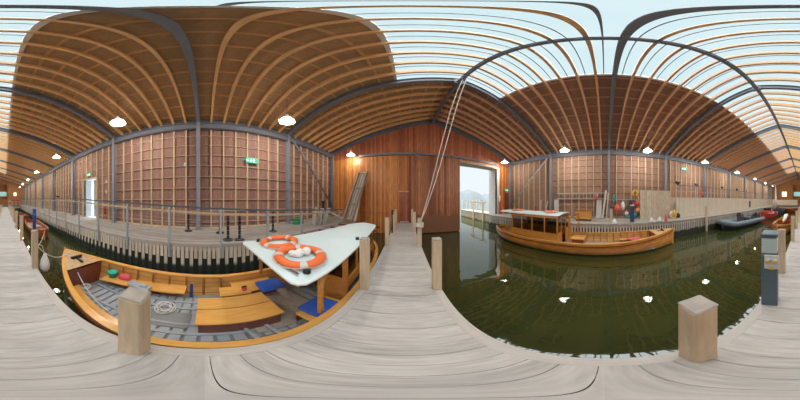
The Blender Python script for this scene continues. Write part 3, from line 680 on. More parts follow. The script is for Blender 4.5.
def launch(label, cx, bowY, L, B, zc, c0, c1, wA, wB, shift, posts, cab0, engine, rz=0):
    root = empty('motor_launch', (cx, bowY, WZ), rz, label=label, cat='boat')
    hb, zs, zk, xz = build_hull(root, L, B, ('hull', 'green_bot', 'hull_in', 'varnish_lt', 'greymat', 'foredeck'))
    # ribs
    n = int(c0/.36)
    for k in range(2, n):
        d = k*.36+.15
        for sd in (-1, 1):
            zl = [zs(d/L)-.03+(.12-zs(d/L)+.04)*q/5 for q in range(6)]
            MB().tube([(sd*(xz(d/L, z)-.062), d, z) for z in zl], .024, 4).build('rib', 'rib_wood', root)
    # fore lining, bulkhead
    t = .115
    MB().add([(-hb(t)+.04, t*L, zs(t)-.03), (hb(t)-.04, t*L, zs(t)-.03), (xz(t, .1)-.04, t*L, .1), (-xz(t, .1)+.04, t*L, .1)], [(0, 1, 2, 3)]).build('bulkhead', 'varnish_dk', root)
    # benches: seat plank on far side, panelled lining on near side
    side_bench(root, -1, xz, L, 1.25, 3.05, .36, .34, 'varnish_lt')
    side_bench(root, 1, xz, L, 1.15, 2.75, .33, .26, 'varnish_lt')
    side_bench(root, -1, xz, L, c0-.25, c0+.62, .42, .46, 'varnish_lt', face='varnish_dk')
    side_bench(root, 1, xz, L, c0+.3, c0+1.0, .42, .38, 'varnish_lt', face='varnish_dk')
    # grey bilge slats
    m = MB()
    for k in range(28): m.box(-.62, .62, 1.3+k*.16, 1.42+k*.16, .105, .13)
    for x in (-.45, .45): m.box(x-.03, x+.03, 1.25, 5.7, .13, .15)
    m.box(-.25, -.2, 1.2, 3.4, .13, .16); m.box(.2, .25, 1.2, 3.4, .13, .16); m.build('bilge_slats', 'greyboard', root)
    MB().rbox((.12, 2.75, .14), (.42, .95, .02), 0, .005).build('floor_mat', 'greymat', root)
    # engine box with sloping lids
    ex, ey, ew, el, et = engine
    MB().rbox((ex, ey, (et+.1)/2), (ew-.06, el-.06, et-.12), 0, .01).build('engine_box', 'varnish_dk', root)
    m = MB().prism_y([(ex-ew/2, et-.03), (ex+ew/2, et-.03), (ex+ew/2, et), (ex, et+.025), (ex-ew/2, et)], ey-el/2, ey+el/2); lid = m.build('engine_lid', 'varnish_lt', root)
    MB().box(ex-.006, ex+.006, ey-el/2, ey+el/2, et+.022, et+.028).build('lid_joint', 'varnish_dk', lid)
    # low locker
    ly = engine[1]+.12
    MB().rbox((-.52, ly, .25), (.26, .52, .3), 0, .01).build('locker', 'varnish_dk', root)
    MB().rbox((-.52, ly, .42), (.32, .56, .03), 0, .008).build('locker_lid', 'varnish_lt', root)
    MB().rbox((0, c0+.32, .15), (1.1, 1.1, .03), 0, .005).build('cockpit_sole', 'grey_lumber', root)
    for y in (c0-.35, c0-.1): MB().rbox((.25, y, .19), (.9, .05, .05), R(8), .005).build('floor_bearer', 'steel_lt', root)
    # windlass and fairlead on foredeck
    m = MB().tube([(-.16, .62, zs(.07)+.07), (.16, .62, zs(.07)+.07)], .035, 10); m.box(-.12, -.08, .58, .66, zs(.07), zs(.07)+.09); m.box(.08, .12, .58, .66, zs(.07), zs(.07)+.09)
    m.box(-.03, .03, .35, .9, zs(.07)+.0, zs(.07)+.04); m.build('windlass', 'blackp', root)
    # canopy
    rows_t, rows_b, rim = [], [], []
    NS = 26; rc = .11
    for k in range(NS+1):
        q = k/NS; q = q*q*(3-2*q) if False else q
        d = c0+(c1-c0)*(k/NS)
        if k == 1: d = c0+.02
        if k == 2: d = c0+.08
        if k == NS-1: d = c1-.03
        u = (d-c0)/(c1-c0); wd = wA+(wB-wA)*u**1.3; cxs = .06+shift*u
        e0 = d-c0; e1 = c1-d
        cut = 0
        if e0 < rc: cut = rc-math.sqrt(max(0, rc*rc-(rc-e0)**2))
        if e1 < .15: cut = max(cut, .15-math.sqrt(max(0, .0225-(.15-e1)**2)))
        wd -= cut
        rows_t.append([(cxs+wd*x, d, zc+.05*(1-x*x)*.9+.02) for x in (-1, -.97, -.75, -.5, -.25, 0, .25, .5, .75, .97, 1)])
        rows_b.append([(cxs+wd*x, d, zc+.05*(1-x*x)*.9-.02) for x in (-1, -.97, -.75, -.5, -.25, 0, .25, .5, .75, .97, 1)])
    m = MB().grid(rows_t)
    cn = m.build('canopy', 'canopy', root)
    edge_t = [r[0] for r in rows_t]+[rows_t[-1][i] for i in range(1, 10)]+[r[-1] for r in rows_t[::-1]]+[rows_t[0][i] for i in range(9, 0, -1)]
    m = MB().grid(rows_b); m.tube([(p[0], p[1], p[2]-.018) for p in edge_t], .022, 6, closed=True); m.build('canopy_rim', 'canopy_edge', cn)
    # beams under canopy
    for d in posts: MB().beam((-wA*.95+shift*.3, d, zc-.04), (wA*.95+shift*.3, d, zc-.04), .04, .05).build('canopy_beam', 'varnish_dk', root)
    # cabin sides
    for sd in (-1, 1):
        def X(d): return sd*(min(hb(d/L)-.075, (wA+(wB-wA)*(max(0, d-c0)/(c1-c0))**1.3)-.03+sd*shift*(d-c0)/(c1-c0)*.7))
        sill = .86 if zc < 1.6 else .92
        m = MB(); cs = posts[1:]
        if sd == -1 or True:
            for a, b in zip(cs[:-1], cs[1:]):
                za, zb_ = zs(a/L), zs(b/L)
                m.add([(X(a)+q, a, za) for q in (-.018, .018)]+[(X(b)+q, b, zb_) for q in (-.018, .018)]+[(X(a)+q, a, sill) for q in (-.018, .018)]+[(X(b)+q, b, sill) for q in (-.018, .018)],
                      [(0, 2, 6, 4), (1, 5, 7, 3), (4, 6, 7, 5), (0, 4, 5, 1), (2, 3, 7, 6)])
                m.beam((X(a), a, sill+.01), (X(b), b, sill+.01), .06, .03)
                MB().beam((X(a), a, zc-.07), (X(b), b, zc-.07), .045, .07).build('window_head', 'varnish', root)
        cb = m.build('cabin_side', 'varnish', root)
        for a, b in zip(cs[:-1], cs[1:]):
            MB().add([(X(a)+.001, a+.03, sill+.02), (X(b)+.001, b-.03, sill+.02), (X(b)+.001, b-.03, zc-.1), (X(a)+.001, a+.03, zc-.1)], [(0, 1, 2, 3)]).build('window_pane', 'glass', cb)
        for d in posts:
            MB().beam((X(d), d, zs(d/L)), (X(d), d, zc-.02), .05, .055, (0, 1, 0)).build('post', 'varnish', root)
        d = posts[0]
        m = MB(); pts = [(X(d), d+.02+.3*(1-math.cos(q*math.pi/10)), zc-.38+.33*math.sin(q*math.pi/10)) for q in range(6)]
        m.tube(pts, .022, 5); m.build('bracket', 'varnish', root)
    # cabin front bulkhead (two leaves with an opening) and interior bench
    d = posts[1]; wx = abs(hb(d/L))-.1
    for a, b in ((-wx, -.28), (.28, wx)): m = MB(); m.box(a, b, d-.015, d+.015, .1, .95); m.box(a, a+.04, d-.02, d+.02, .9, zc-.05); m.box(b-.04, b, d-.02, d+.02, .9, zc-.05); m.build('cabin_bulkhead', 'varnish', root)
    for sd in (-1, 1): MB().box(sd*.42-.2, sd*.42+.2, d+.1, posts[-1], .17, .55).build('cabin_seat', 'varnish_dk', root)
    d = posts[-1]; wx = hb(d/L)-.14
    MB().box(-wx, wx, d-.015, d+.015, .12, 1.0).build('aft_bulkhead', 'varnish', root)
    side_bench(root, -1, xz, L, posts[-1]+.1, L*.93, .45, .3, 'varnish_lt'); side_bench(root, 1, xz, L, posts[-1]+.1, L*.93, .45, .3, 'varnish_lt')
    MB().tube([(0, L-.15, zs(1)), (0, L-.15, zs(1)+.35)], .015, 6).build('ensign_staff', 'brass', root)
    return root, hb, zs, xz
A = (-1.76, -3.42)
LA = launch('open varnished wooden motor launch under a pale canopy, moored left of the jetty', A[0], A[1], 8.9, 1.90, 1.52, 4.19, 7.98, .86, .46, .20,
            [4.62, 5.30, 5.93, 6.56, 7.2, 7.8], 5.3, (.10, 3.84, .70, 1.05, .50))
Bp = (5.98, -3.5)
LB = launch('varnished wooden motor launch with windowed cabin, moored across the water by the right quay', Bp[0], Bp[1], 10.1, 1.96, 1.74, 5.5, 9.45, .88, .72, .12,
            [4.95, 5.52, 6.15, 6.85, 7.5, 8.2], 5.5, (.0, 4.75, .70, .62, .62))
# deck fittings on canopy A
cz = WZ+1.545
for x, y, lab in ((-.97, 1.0, 'right front corner'), (-2.42, 1.08, 'left front corner'), (-1.02, 2.6, 'right edge, halfway aft')):
    m = MB().lathe([(.045, 0), (.045, .02), (.03, .035), (.045, .05), (.0, .055)], (0, 0, 0), 14); o = m.build('vent_cap', 'blackp'); place(o, (x, y, cz+.012), label='small black vent cap on the launch canopy, '+lab, cat='vent', group='vent caps on the near canopy')
m = MB().tube([(-1.36, .87, cz+.05), (-.97, .88, cz+.04)], .014, 8).box(-1.35, -1.33, .86, .88, cz+.012, cz+.05).box(-1.0, -.98, .87, .89, cz+.002, cz+.04); m.build('grab_rail', 'chrome', label='short chrome grab rail at the front edge of the near canopy', cat='rail')
# life rings
def life_ring():
    o = empty('life_ring'); ma, mi = .295, .07
    def ring(m, a0, a1, r_, n=30, closed=False):
        rows = []
        for i in range(n+(0 if closed else 1)):
            a = a0+(a1-a0)*i/n
            rows.append([((ma+mi*r_*math.cos(b))*math.cos(a), (ma+mi*r_*math.cos(b))*math.sin(a), mi*.62*r_*math.sin(b)) for b in [2*math.pi*k/12 for k in range(12)]])
        if closed: rows.append(rows[0])
        m.grid(rows, True, None, True)
    m = MB(); ring(m, 0, 2*math.pi, 1, 40, True); m.build('float', 'ring', o)
    for k in range(4):
        m = MB(); a = R(45)+k*math.pi/2; ring(m, a-.13, a+.13, 1.04, 6); m.build('reflective_band', 'tape', o)
    m = MB()
    for k in range(4):
        a = R(45)+k*math.pi/2; pts = [((ma+mi+.012+.02*math.sin(math.pi*q/8))*math.cos(a+q/8*math.pi/2), (ma+mi+.012+.02*math.sin(math.pi*q/8))*math.sin(a+q/8*math.pi/2), .0) for q in range(9)]
        m.tube(pts, .006, 5)
    m.build('grab_line', 'rope', o)
    return o
r0 = life_ring()
RG = 'orange life rings on the launch canopies'
place(r0, (-1.31, 1.21, cz+.081), R(10), label='orange life ring lying on the near canopy, closer to the jetty', cat='life ring', group=RG)
r0.rotation_euler = (R(2), R(2), R(10))
r1 = copy_tree(r0); place(r1, (-2.05, 1.35, cz+.078), R(60), label='orange life ring lying on the near canopy, on its far side', group=RG); r1.rotation_euler = (0, R(-3.5), R(60))
czb = WZ+1.765
r2 = copy_tree(r0); place(r2, (6.0, 2.72, czb+.08), R(30), label='orange life ring on the far launch canopy, at its front end', group=RG); r2.rotation_euler = (0, 0, R(30))
r3 = copy_tree(r0); place(r3, (6.1, 4.95, czb+.08), R(0), label='orange life ring on the far launch canopy, towards its stern', group=RG); r3.rotation_euler = (0, 0, 0)
o = MB().rbox((0, 0, .05), (.14, .2, .1), R(20), .03).ball((.05, .1, .07), .07).ball((-.04, -.09, .06), .06, (1.2, 1, .8)).build('rope_bag', 'white', label='crumpled white rope bag inside the life ring closer to the jetty', cat='bag'); place(o, (-1.37, 1.25, cz+.035))
# cushions
cu = MB().rbox((0, 0, .035), (.42, .5, .07), 0, .025).build('seat_cushion', 'blue', label='blue seat cushion on the far side bench of the near launch', cat='cushion', group='blue cushions in the near launch'); place(cu, (-2.22, 1.24, WZ+.421))
c2 = copy_tree(cu); place(c2, (-1.13, 1.42, WZ+.421), R(2), label='blue seat cushion on the jetty side bench of the near launch')
o = empty('fire_extinguisher', (-2.27, .72, WZ+.13), label='small red fire extinguisher standing by the locker in the near launch', cat='fire extinguisher')
MB().lathe([(.0, 0), (.06, .005), (.062, .28), (.05, .33), (.02, .36), (.0, .36)], n=16).build('cylinder', 'red', o); MB().rbox((.0, 0, .39), (.03, .1, .05), 0, .01).build('valve', 'blackp', o)
o = empty('plastic_tub', (-2.28, -2.02, WZ+.362), label='teal plastic tub on the far bench at the bow of the near launch', cat='tub')
MB().lathe([(.0, 0), (.085, 0), (.11, .16), (.12, .16), (.12, .175), (.10, .175), (.08, .02), (0, .02)], n=18).build('bowl', 'teal', o)
o = empty('toolbox', (-2.36, -1.72, WZ+.362), R(12), label='pink red box beside the teal tub in the near launch', cat='box')
MB().rbox((0, 0, .06), (.15, .26, .12), 0, .015).build('body', 'pink', o); MB().rbox((0, 0, .13), (.13, .24, .025), 0, .01).build('lid', 'redbuoy', o)
o = MB().rbox((0, 0, .03), (.2, .5, .05), 0, .015).rbox((0, .1, .075), (.12, .14, .04), 0, .01).build('grey_case', 'steel_lt', label='flat grey case lying on the far side bench of the near launch', cat='case'); place(o, (-2.25, -1.28, WZ+.362), R(-6))
o = MB().rbox((0, 0, .22), (.04, .06, .44), 0, .01).build('boat_hook_bag', 'deepblue', label='upright blue bag against the ribs of the near launch', cat='bag'); place(o, (-2.42, -.26, WZ+.13))
def coil(name, c, r0, n, label, rr=.011):
    pts = []; random.seed(int(abs(c[0]*100)))
    for k in range(n*14):
        a = k*2*math.pi/14; r = r0*(.75+.3*math.sin(k*.37)); pts.append((c[0]+r*math.cos(a)*1.25, c[1]+r*math.sin(a), c[2]+.004*k/14+rr+.01*math.sin(k*.9)**2))
    return MB().tube(pts, rr, 5).build(name, 'rope', label=label, cat='rope')
coil('rope_coil', (-1.92, -.62, WZ+.155), .16, 5, 'loose coil of white rope on the floor mat of the near launch')
coil('rope_coil', (-1.66, -2.3, WZ+.14), .12, 4, 'small coil of rope in the bow of the near launch')
# mooring lines
def line(name, a, b, sag, label, r=.012):
    a, b = Vector(a), Vector(b); pts = []
    for i in range(13):
        t = i/12; p = a.lerp(b, t); p.z -= sag*4*t*(1-t); pts.append(p)
    return MB().tube(pts, r, 6).build(name, 'rope', label=label, cat='rope')
line('mooring_line', (-1.72, -3.1, WZ+.93), (-.70, -2.66, DZ+.55), .22, 'white mooring line from the near launch bow to a jetty post')
line('mooring_line', (-.70, -2.72, DZ+.5), (-2.3, -7.1, WZ+.6), .1, 'white mooring line from a jetty post to the red boat behind')
line('bow_line', (-1.62, -2.8, WZ+.86), (-1.30, -1.2, WZ+.28), .12, 'thin line drooping from the near launch foredeck into the boat')
o = empty('fender', (-.86, -2.66, -1.5), label='white teardrop fender hanging off the jetty edge by the launch bow', cat='fender')
MB().lathe([(0, -.25), (.06, -.235), (.105, -.16), (.11, -.05), (.09, .08), (.05, .18), (.03, .25), (0, .25)], n=18).build('float', 'white', o)
MB().tube([(0, 0, .24), (.06, 0, .46), (.17, 0, .5)], .008, 6).build('lanyard', 'rope', o)
# pink cloth and box in launch B
o = empty('cloth_bundle', (6.1, -1.45, WZ+.37), label='pink red cloth bundle in the bow of the far launch', cat='cloth'); MB().ball((0, 0, .08), .2, (1, 1.3, .5)).build('bundle', 'pink', o); MB().ball((.1, .2, .08), .14, (1, 1.2, .5)).build('fold', 'redbuoy', o)
# ---- simple boats farther back
def small_boat(name, label, c, L, B, rz, mats, **kw):
    root = empty(name, (c[0], c[1], WZ), rz, label=label, cat='boat'); hb, zs, zk, xz = build_hull(root, L, B, mats, N=26, **kw); return root, hb, zs, xz
# y axis of each boat runs from bow to stern; rz = 180 deg points the bow at the camera side
s1, hb1, zs1, xz1 = small_boat('wooden_boat', 'red brown open wooden boat left of the jetty behind the near launch', (-2.3, -7.2), 5.6, 1.4, R(180)-R(3), ('redb', 'green_bot', 'redb', 'varnish', 'grey_lumber', 'redb'), stern_round=False, fb=.42, bow=.2)
for d in (1.6, 2.9, 4.2): MB().box(-hb1(d/5.6)+.05, hb1(d/5.6)-.05, d-.12, d+.12, .33, .36).build('thwart', 'redb', s1)
MB().rbox((.0, 2.2, .3), (.5, .5, .35), 0, .02).build('engine_cover', 'grey_lumber', s1)
o = MB().lathe([(.11, 0), (.115, .05), (.115, 1.35), (.08, 1.4), (0, 1.4)], n=16).build('cover_tube', 'deepblue', label='upright deep blue covered tube standing in the red brown boat', cat='tube'); place(o, (-1.92, -8.2, WZ+.37+.11))
s2, hb2, zs2, xz2 = small_boat('wooden_boat', 'brown open wooden boat farthest left of the jetty', (-2.0, -12.9), 5.0, 1.6, R(180), ('redb', 'green_bot', 'varnish', 'varnish_dk', 'grey_lumber', 'varnish'), stern_round=False, fb=.55, bow=.25)
for d in (1.5, 2.7, 3.9): MB().box(-hb2(d/5)+.05, hb2(d/5)-.05, d-.12, d+.12, .33, .36).build('thwart', 'redb', s2)
s3, hb3, zs3, xz3 = small_boat('sailing_dinghy', 'varnished sailing dinghy with bundled white sail, right of the jetty', (1.72, -7.9), 6.3, 1.5, R(180), ('hull', 'green_bot', 'hull_in', 'varnish_lt', 'varnish', 'varnish_lt'), stern_round=False, fb=.6, bow=.2)
m = MB().tube([(.15, 1.3, .85), (.1, 2.4, 1.0), (-.05, 3.6, 1.0), (-.1, 4.8, .95), (-.1, 5.4, .9)], [.07, .15, .17, .13, .05], 12); m.build('furled_sail', 'white', s3)
MB().tube([(.15, .9, .88), (-.12, 5.9, .88)], .04, 8).build('boom', 'varnish', s3)
MB().box(-hb3(.5)+.05, hb3(.5)-.05, 3.1, 3.4, .4, .43).build('thwart', 'varnish', s3)
MB().box(-hb3(.75)+.05, hb3(.75)-.05, 4.6, 4.9, .4, .43).build('thwart', 'varnish', s3)
MB().box(-.5, .5, 2.2, 2.25, .1, .8).build('boom_crutch', 'varnish_dk', s3)
MB().box(-.5, .5, 4.9, 4.95, .1, .8).build('boom_crutch', 'varnish_dk', s3)
# RIB
rb = empty('inflatable_boat', (6.15, -7.9, WZ), R(180)+R(-9), label='grey rigid inflatable boat with console, moored at the right quay', cat='boat')
pts = []; RL, RW = 5.6, .78
for k in range(9): pts.append((-RW, RL-.45*k*RL/5.6*1.18, .42+.0*k))
arc = [(-RW, 1.2, .44), (-RW*.93, .75, .50), (-RW*.68, .35, .60), (-RW*.35, .1, .68), (0, .0, .72)]
pth = [(-RW, RL, .40), (-RW, 4.2, .40), (-RW, 2.8, .41), (-RW, 1.8, .43)]+arc+[(-p[0], p[1], p[2]) for p in arc[:-1][::-1]]+[(RW, 1.8, .43), (RW, 2.8, .41), (RW, 4.2, .40), (RW, RL, .40)]
m = MB().tube(pth, [.10, .22, .23, .235]+[.235]*11+[.23, .22, .10][-2:]+[.10] if len(pth) == 18 else .225, 14); m.build('buoyancy_tube', 'rib_grey', rb)
m = MB().tube([(p[0]*1.27, p[1]-(.0 if p[1] > .3 else .22), p[2]-.02) for p in pth], .03, 6); m.build('rubbing_strip', 'rib_dark', rb)
m = MB().grid([[(-RW*q, d, .34 if d > .4 else .6), (-RW*q*.8, d, .0 if d > .4 else .4), (0, d, -.25 if d > .4 else .25-d), (RW*q*.8, d, .0 if d > .4 else .4), (RW*q, d, .34 if d > .4 else .6)] for d, q in ((.12, .06), (.3, .3), (.8, .7), (1.6, 1), (3, 1), (5.2, 1))]); m.build('hull', 'rib_dark', rb)
MB().box(-.6, .6, 1.0, 5.2, .22, .26).build('deck', 'lightgrey', rb)
MB().box(-.7, .7, 5.15, 5.22, -.1, .62).build('transom', 'rib_dark', rb)
co = MB().rbox((0, 2.5, .62), (.55, .45, .75), 0, .05).build('console', 'rib_dark', rb)
MB().rbox((0, 2.25, 1.12), (.5, .02, .3), 0, 0, ('X', R(-20))).build('windscreen', 'glass', co)
MB().lathe([(.14, 0), (.16, .01), (.14, .02)], (0, 2.78, .95), 16, 'Y').build('steering_wheel', 'blackp', co)
MB().rbox((0, 3.4, .5), (.4, .7, .5), 0, .06).build('seat', 'blackp', rb)
ob = MB().rbox((0, 5.35, .85), (.34, .5, .5), 0, .1).build('outboard_motor', 'blackp', rb); MB().box(-.06, .06, 5.3, 5.5, -.2, .62).build('motor_leg', 'blackp', ob)
MB().tube([(-.6, 4.6, .5), (-.6, 4.7, 1.25), (.6, 4.7, 1.25), (.6, 4.6, .5)], .025, 8).build('roll_bar', 'steel_lt', rb)
MB().rbox((.1, 1.7, .36), (.3, .3, .22), R(20), .04).build('bow_locker', 'yellow', rb)
# red boat & dark boat & brown far boat
s4, hb4, zs4, xz4 = small_boat('motor_boat', 'red motor boat with low screen moored beyond the grey inflatable', (5.3, -14.6), 4.4, 1.7, R(180)-R(8), ('red', 'redb', 'redb', 'redbuoy', 'grey_lumber', 'red'), stern_round=False, fb=.62, bow=.3, deck_to=.35, strake=False)
MB().rbox((0, 2.2, .95), (1.2, .5, .45), 0, .08).build('cuddy', 'redbuoy', s4); MB().rbox((0, 1.95, 1.2), (1.1, .03, .3), 0, 0, ('X', R(-25))).build('windscreen', 'glass', s4); MB().rbox((0, 3.2, .6), (.9, .4, .4), 0, .05).build('seat', 'white', s4)
s5, hb5, zs5, xz5 = small_boat('sailing_boat', 'dark grey sailing boat with white furled sail on its mast', (4.9, -19.4), 5.0, 1.9, R(180)-R(5), ('rib_dark', 'rib_dark', 'rib_dark', 'slate', 'grey_lumber', 'slate'), stern_round=False, fb=.75, bow=.25, deck_to=.4, strake=False)
MB().tube([(0, .9, .6), (0, .9, 4.9)], .05, 8).build('mast', 'graypl', s5)
MB().tube([(0.02, 1.0, 1.3), (0.02, 1.0, 2.6), (0, .98, 4.6)], [.18, .16, .06], 10).build('furled_sail', 'white', s5)
s6, hb6, zs6, xz6 = small_boat('wooden_boat', 'brown wooden boat lying across the far end of the basin', (6.0, -26.6), 5.0, 1.7, R(68), ('redb', 'green_bot', 'hull_in', 'varnish_dk', 'grey_lumber', 'redb'), stern_round=False, fb=.75, bow=.25, deck_to=.3)
# ================================================================== LEFT QUAY ITEMS
def exit_sign(loc, rz, wdt, label):
    o = empty('exit_sign', loc, rz, label=label, cat='sign'); h = wdt*.42
    MB().rbox((0, 0, 0), (wdt, .04, h), 0, .006).build('sign_box', 'sign', o)
    m = MB(); f = -.0215; k = h
    # running figure, door and arrow
    m.lathe([(0, -.002), (k*.09, -.002), (k*.09, 0), (0, 0)], (-.05*wdt, f, k*.28), 10, 'Y')
    for a, b in (((-.05, .18), (-.09, -.08)), ((-.09, -.08), (-.02, -.2)), ((-.02, -.2), (-.05, -.38)), ((-.09, -.08), (-.17, -.28)), ((-.06, .14), (.02, .02)), ((-.06, .14), (-.15, .06))):
        m.beam((a[0]*wdt, f, a[1]*k), (b[0]*wdt, f, b[1]*k), .004, k*.09)
    m.box(.10*wdt, .22*wdt, f-.002, f, -.38*k, .38*k)
    m.beam((-.45*wdt, f, 0), (-.25*wdt, f, 0), .004, k*.12); m.beam((-.45*wdt, f, 0), (-.36*wdt, f, .2*k), .004, k*.1); m.beam((-.45*wdt, f, 0), (-.36*wdt, f, -.2*k), .004, k*.1)
    m.build('pictogram', 'signw', o)
    return o
YS = yat(251.5, XL)
exit_sign((XL+.06, YS, at(251.5, 161, 1).z), R(90), .62, 'green exit sign high on the left wall opposite the launch').location.z = math.tan(R(39*.45))*math.hypot(XL, YS)
YS = (DY0+DY1)/2; exit_sign((XL+.06, YS, DTOP+.32), R(90), .5, 'green exit sign above the open doorway in the left wall')
YS = yat(684, XR); exit_sign((XR-.06, YS, math.tan(R(31*.45))*math.hypot(XR, YS)), R(-90), .6, 'green exit sign on the right wall above the raised terrace')
exit_sign((9.3, YF-.06, .9+.1), 0, .5, 'green exit sign above the door right of the water gate')
# barrier stanchions: black ribbed posts with disc base
st = empty('barrier_stanchion')
MB().lathe([(.0, 0), (.17, 0), (.17, .02), (.14, .045), (.05, .06), (0, .06)], n=20).build('base', 'blackp', st)
m = MB(); pr = []
for k in range(13): pr += [(.035, .06+k*.055), (.055, .085+k*.055)]
m.lathe(pr+[(.0, .78)], n=12); m.build('post', 'blackp', st)
tp = MB().lathe([(.05, .78), (.05, .82), (.03, .84), (0, .84)], n=12).build('post_cap', 'blackp', st)
for i, (px, py, lab) in enumerate(((188.5, 231, 'with a red top, left of the middle portal column'), (220, 233, 'just behind the railing post'), (228, 240, 'close to the quay edge, left one of the close pair'), (239.5, 240, 'close to the quay edge, right one of the close pair'), (273, 231.5, 'standing by itself near the wall'))):
    o = st if i == 0 else copy_tree(st); p = at(px, py, QZ); place(o, (p.x, p.y, QZ), 0, label='black ribbed barrier stanchion '+lab, cat='stanchion', group='black barrier stanchions on the left quay')
rtop = MB().lathe([(.055, .841), (.055, .90), (0, .91)], n=12).build('red_top', 'red', st)
p = at(298, 224, QZ)
o = empty('plastic_crate', (p.x, p.y, QZ), R(10), label='green plastic crate on the left quay beside the steel column', cat='crate')
m = MB(); m.box(-.19, .19, -.27, .27, 0, .02)
for a in ((-.19, -.17, -.27, .27), (.17, .19, -.27, .27), (-.19, .19, -.27, -.25), (-.19, .19, .25, .27)): m.box(a[0], a[1], a[2], a[3], .02, .26)
m.build('body', M['teal'] if False else 'sign_green' if 'sign_green' in M else plain('crate green', (.03, .30, .14), .5), o)
m = MB(); m.rbox((0, 0, .275), (.42, .58, .03), 0, .01); m.build('rim', plain('crate rim green', (.03, .26, .12), .5), o)
# stack of pale frames leaning
for i, (px, py, w_, h_, tl) in enumerate(((313, 225, .5, .95, 10), (318, 224.5, .5, .9, 14), (323, 224, .42, .95, 20))):
    p = at(px, py, QZ); o = empty('slatted_frame', (p.x, p.y+.02, QZ), R(-35), label='pale slatted frame leaning in a stack on the left quay, '+['leftmost', 'middle', 'rightmost'][i], cat='frame', group='pale slatted frames stacked on the left quay')
    m = MB()
    def L3(x, z): return (x, z*math.sin(R(tl)), z*math.cos(R(tl)))
    for x in (-w_/2, w_/2): m.beam(L3(x, 0), L3(x, h_), .05, .035, (0, 1, 0))
    m.beam(L3(-w_/2, h_), L3(w_/2, h_), .035, .05); m.beam(L3(-w_/2, .06), L3(w_/2, .06), .035, .05); m.build('frame', 'graypl', o)
    m = MB()
    for k in range(4): x = -w_/2+w_*(k+.75)/4.5; m.beam(L3(x, .04), L3(x, h_-.02), .07, .015, (0, 1, 0))
    m.build('slats', 'graypl', o)
a = at(324, 213, QZ+.75); b = at(343, 221, QZ+.12)
MB().tube([(-5.15, 7.5, QZ+.55), (-3.95, 7.6, QZ+.06)], .05, 10).build('pipe', 'lightgrey', label='pale pipe propped on the quay behind the slatted frames', cat='pipe')
p = at(319, 208, QZ+1.0)
MB().rbox((0, 0, .6), (.12, .1, 1.2), 0, .02).rbox((0, 0, 1.2), (.2, .16, .18), 0, .04).build('dark_stand', 'blackp', label='dark stand behind the stacked slatted frames', cat='stand').location = (-5.35, 7.15, QZ)
# leaning framed panels against front wall
lp = empty('leaning_panel', (-3.55, 7.35, QZ), R(-4), label='tall grey timber rack leaning against the front wall beside the jetty', cat='rack')
tl = R(24); HL = 3.75
def LP(x, l, off=0): return (x+l*.12, l*math.sin(tl)-off*math.cos(tl), l*math.cos(tl)+off*math.sin(tl))
for x in (-.32, .32): MB().beam(LP(x, 0), LP(x, HL), .06, .30, (0, 1, 0)).build('side_board', 'grey_lumber', lp)
for x in (-.11, .11): MB().beam(LP(x, .05, .04), LP(x, HL-.03, .04), .05, .06, (0, 1, 0)).build('slat', 'grey_lumber', lp)
for l in (.1, 1.2, 2.4, HL-.08): MB().beam(LP(-.3, l), LP(.3, l), .12, .06, (0, math.sin(tl), math.cos(tl))).build('cross_board', 'grey_lumber', lp)
MB().beam(LP(-.3, HL*.5, -.12), LP(.3, HL*.5, -.12), .03, HL*.96, (.12, math.sin(tl), math.cos(tl))).build('back_board', 'graypl', lp)
# grey bollard light on jetty left, near wall
o = empty('lamp_post', (-.60, 6.0, DZ), label='slim dark lamp post on the left jetty edge near the gable', cat='post'); MB().tube([(0, 0, 0), (0, 0, .95)], .03, 10).build('stem', 'blackp', o); MB().rbox((0, 0, 1.02), (.10, .12, .24), 0, .02).build('head', 'blackp', o)
# small switches on left wall
for i, (px, py) in enumerate(((185.5, 165), (107, 192), (107, 182))):
    y = yat(px, XL); z = math.tan(R((200-py)*.45))*math.hypot(XL, y)
    MB().rbox((XL+.05, y, z), (.07, .14, .2), 0, .01).build('switch_box', 'lightgrey', label='small pale switch box on the left wall, '+['high between two columns', 'right of the doorway, lower one', 'right of the doorway, upper one'][i], cat='switch')
y = yat(106.5, XL); o = empty('fire_extinguisher', (XL+.14, y, QZ+.45), label='red fire extinguisher hung on the left wall right of the doorway', cat='fire extinguisher')
MB().lathe([(0, 0), (.08, .01), (.08, .42), (.05, .5), (.02, .54), (0, .54)], n=14).build('cylinder', 'red', o); MB().rbox((0, 0, .57), (.04, .12, .05), 0, .01).build('valve', 'blackp', o)
# box light on railing at (58,197)
o = empty('spotlight', (QL+.05, yat(58.5, QL), .145), R(30), label='small black spotlight clamped on the left quay railing', cat='spotlight'); MB().rbox((0, 0, .1), (.14, .2, .12), 0, .02, ('X', R(-20))).build('housing', 'blackp', o); MB().box(-.02, .02, -.02, .02, 0, .06).build('bracket', 'blackp', o)
# ================================================================== RIGHT QUAY ITEMS
def zat(px, py, X): y = yat(px, X); return math.tan(R((200-py)*.45))*math.hypot(X, y)
# ladder hung on wall
XW = XR-.06
la = empty('ladder', (XW, 0, 0), label='long pale ladder hung sideways on the right wall', cat='ladder')
for z in (.10, .52): MB().box(-.03, .03, -.15, 3.85, z-.03, z+.03).build('side_rail', 'graypl', la)
k = 0; y = 0.0
while y < 3.8: MB().tube([(0, y, .13), (0, y, .49)], .018, 8).build('rung', 'graypl', la); y += .28
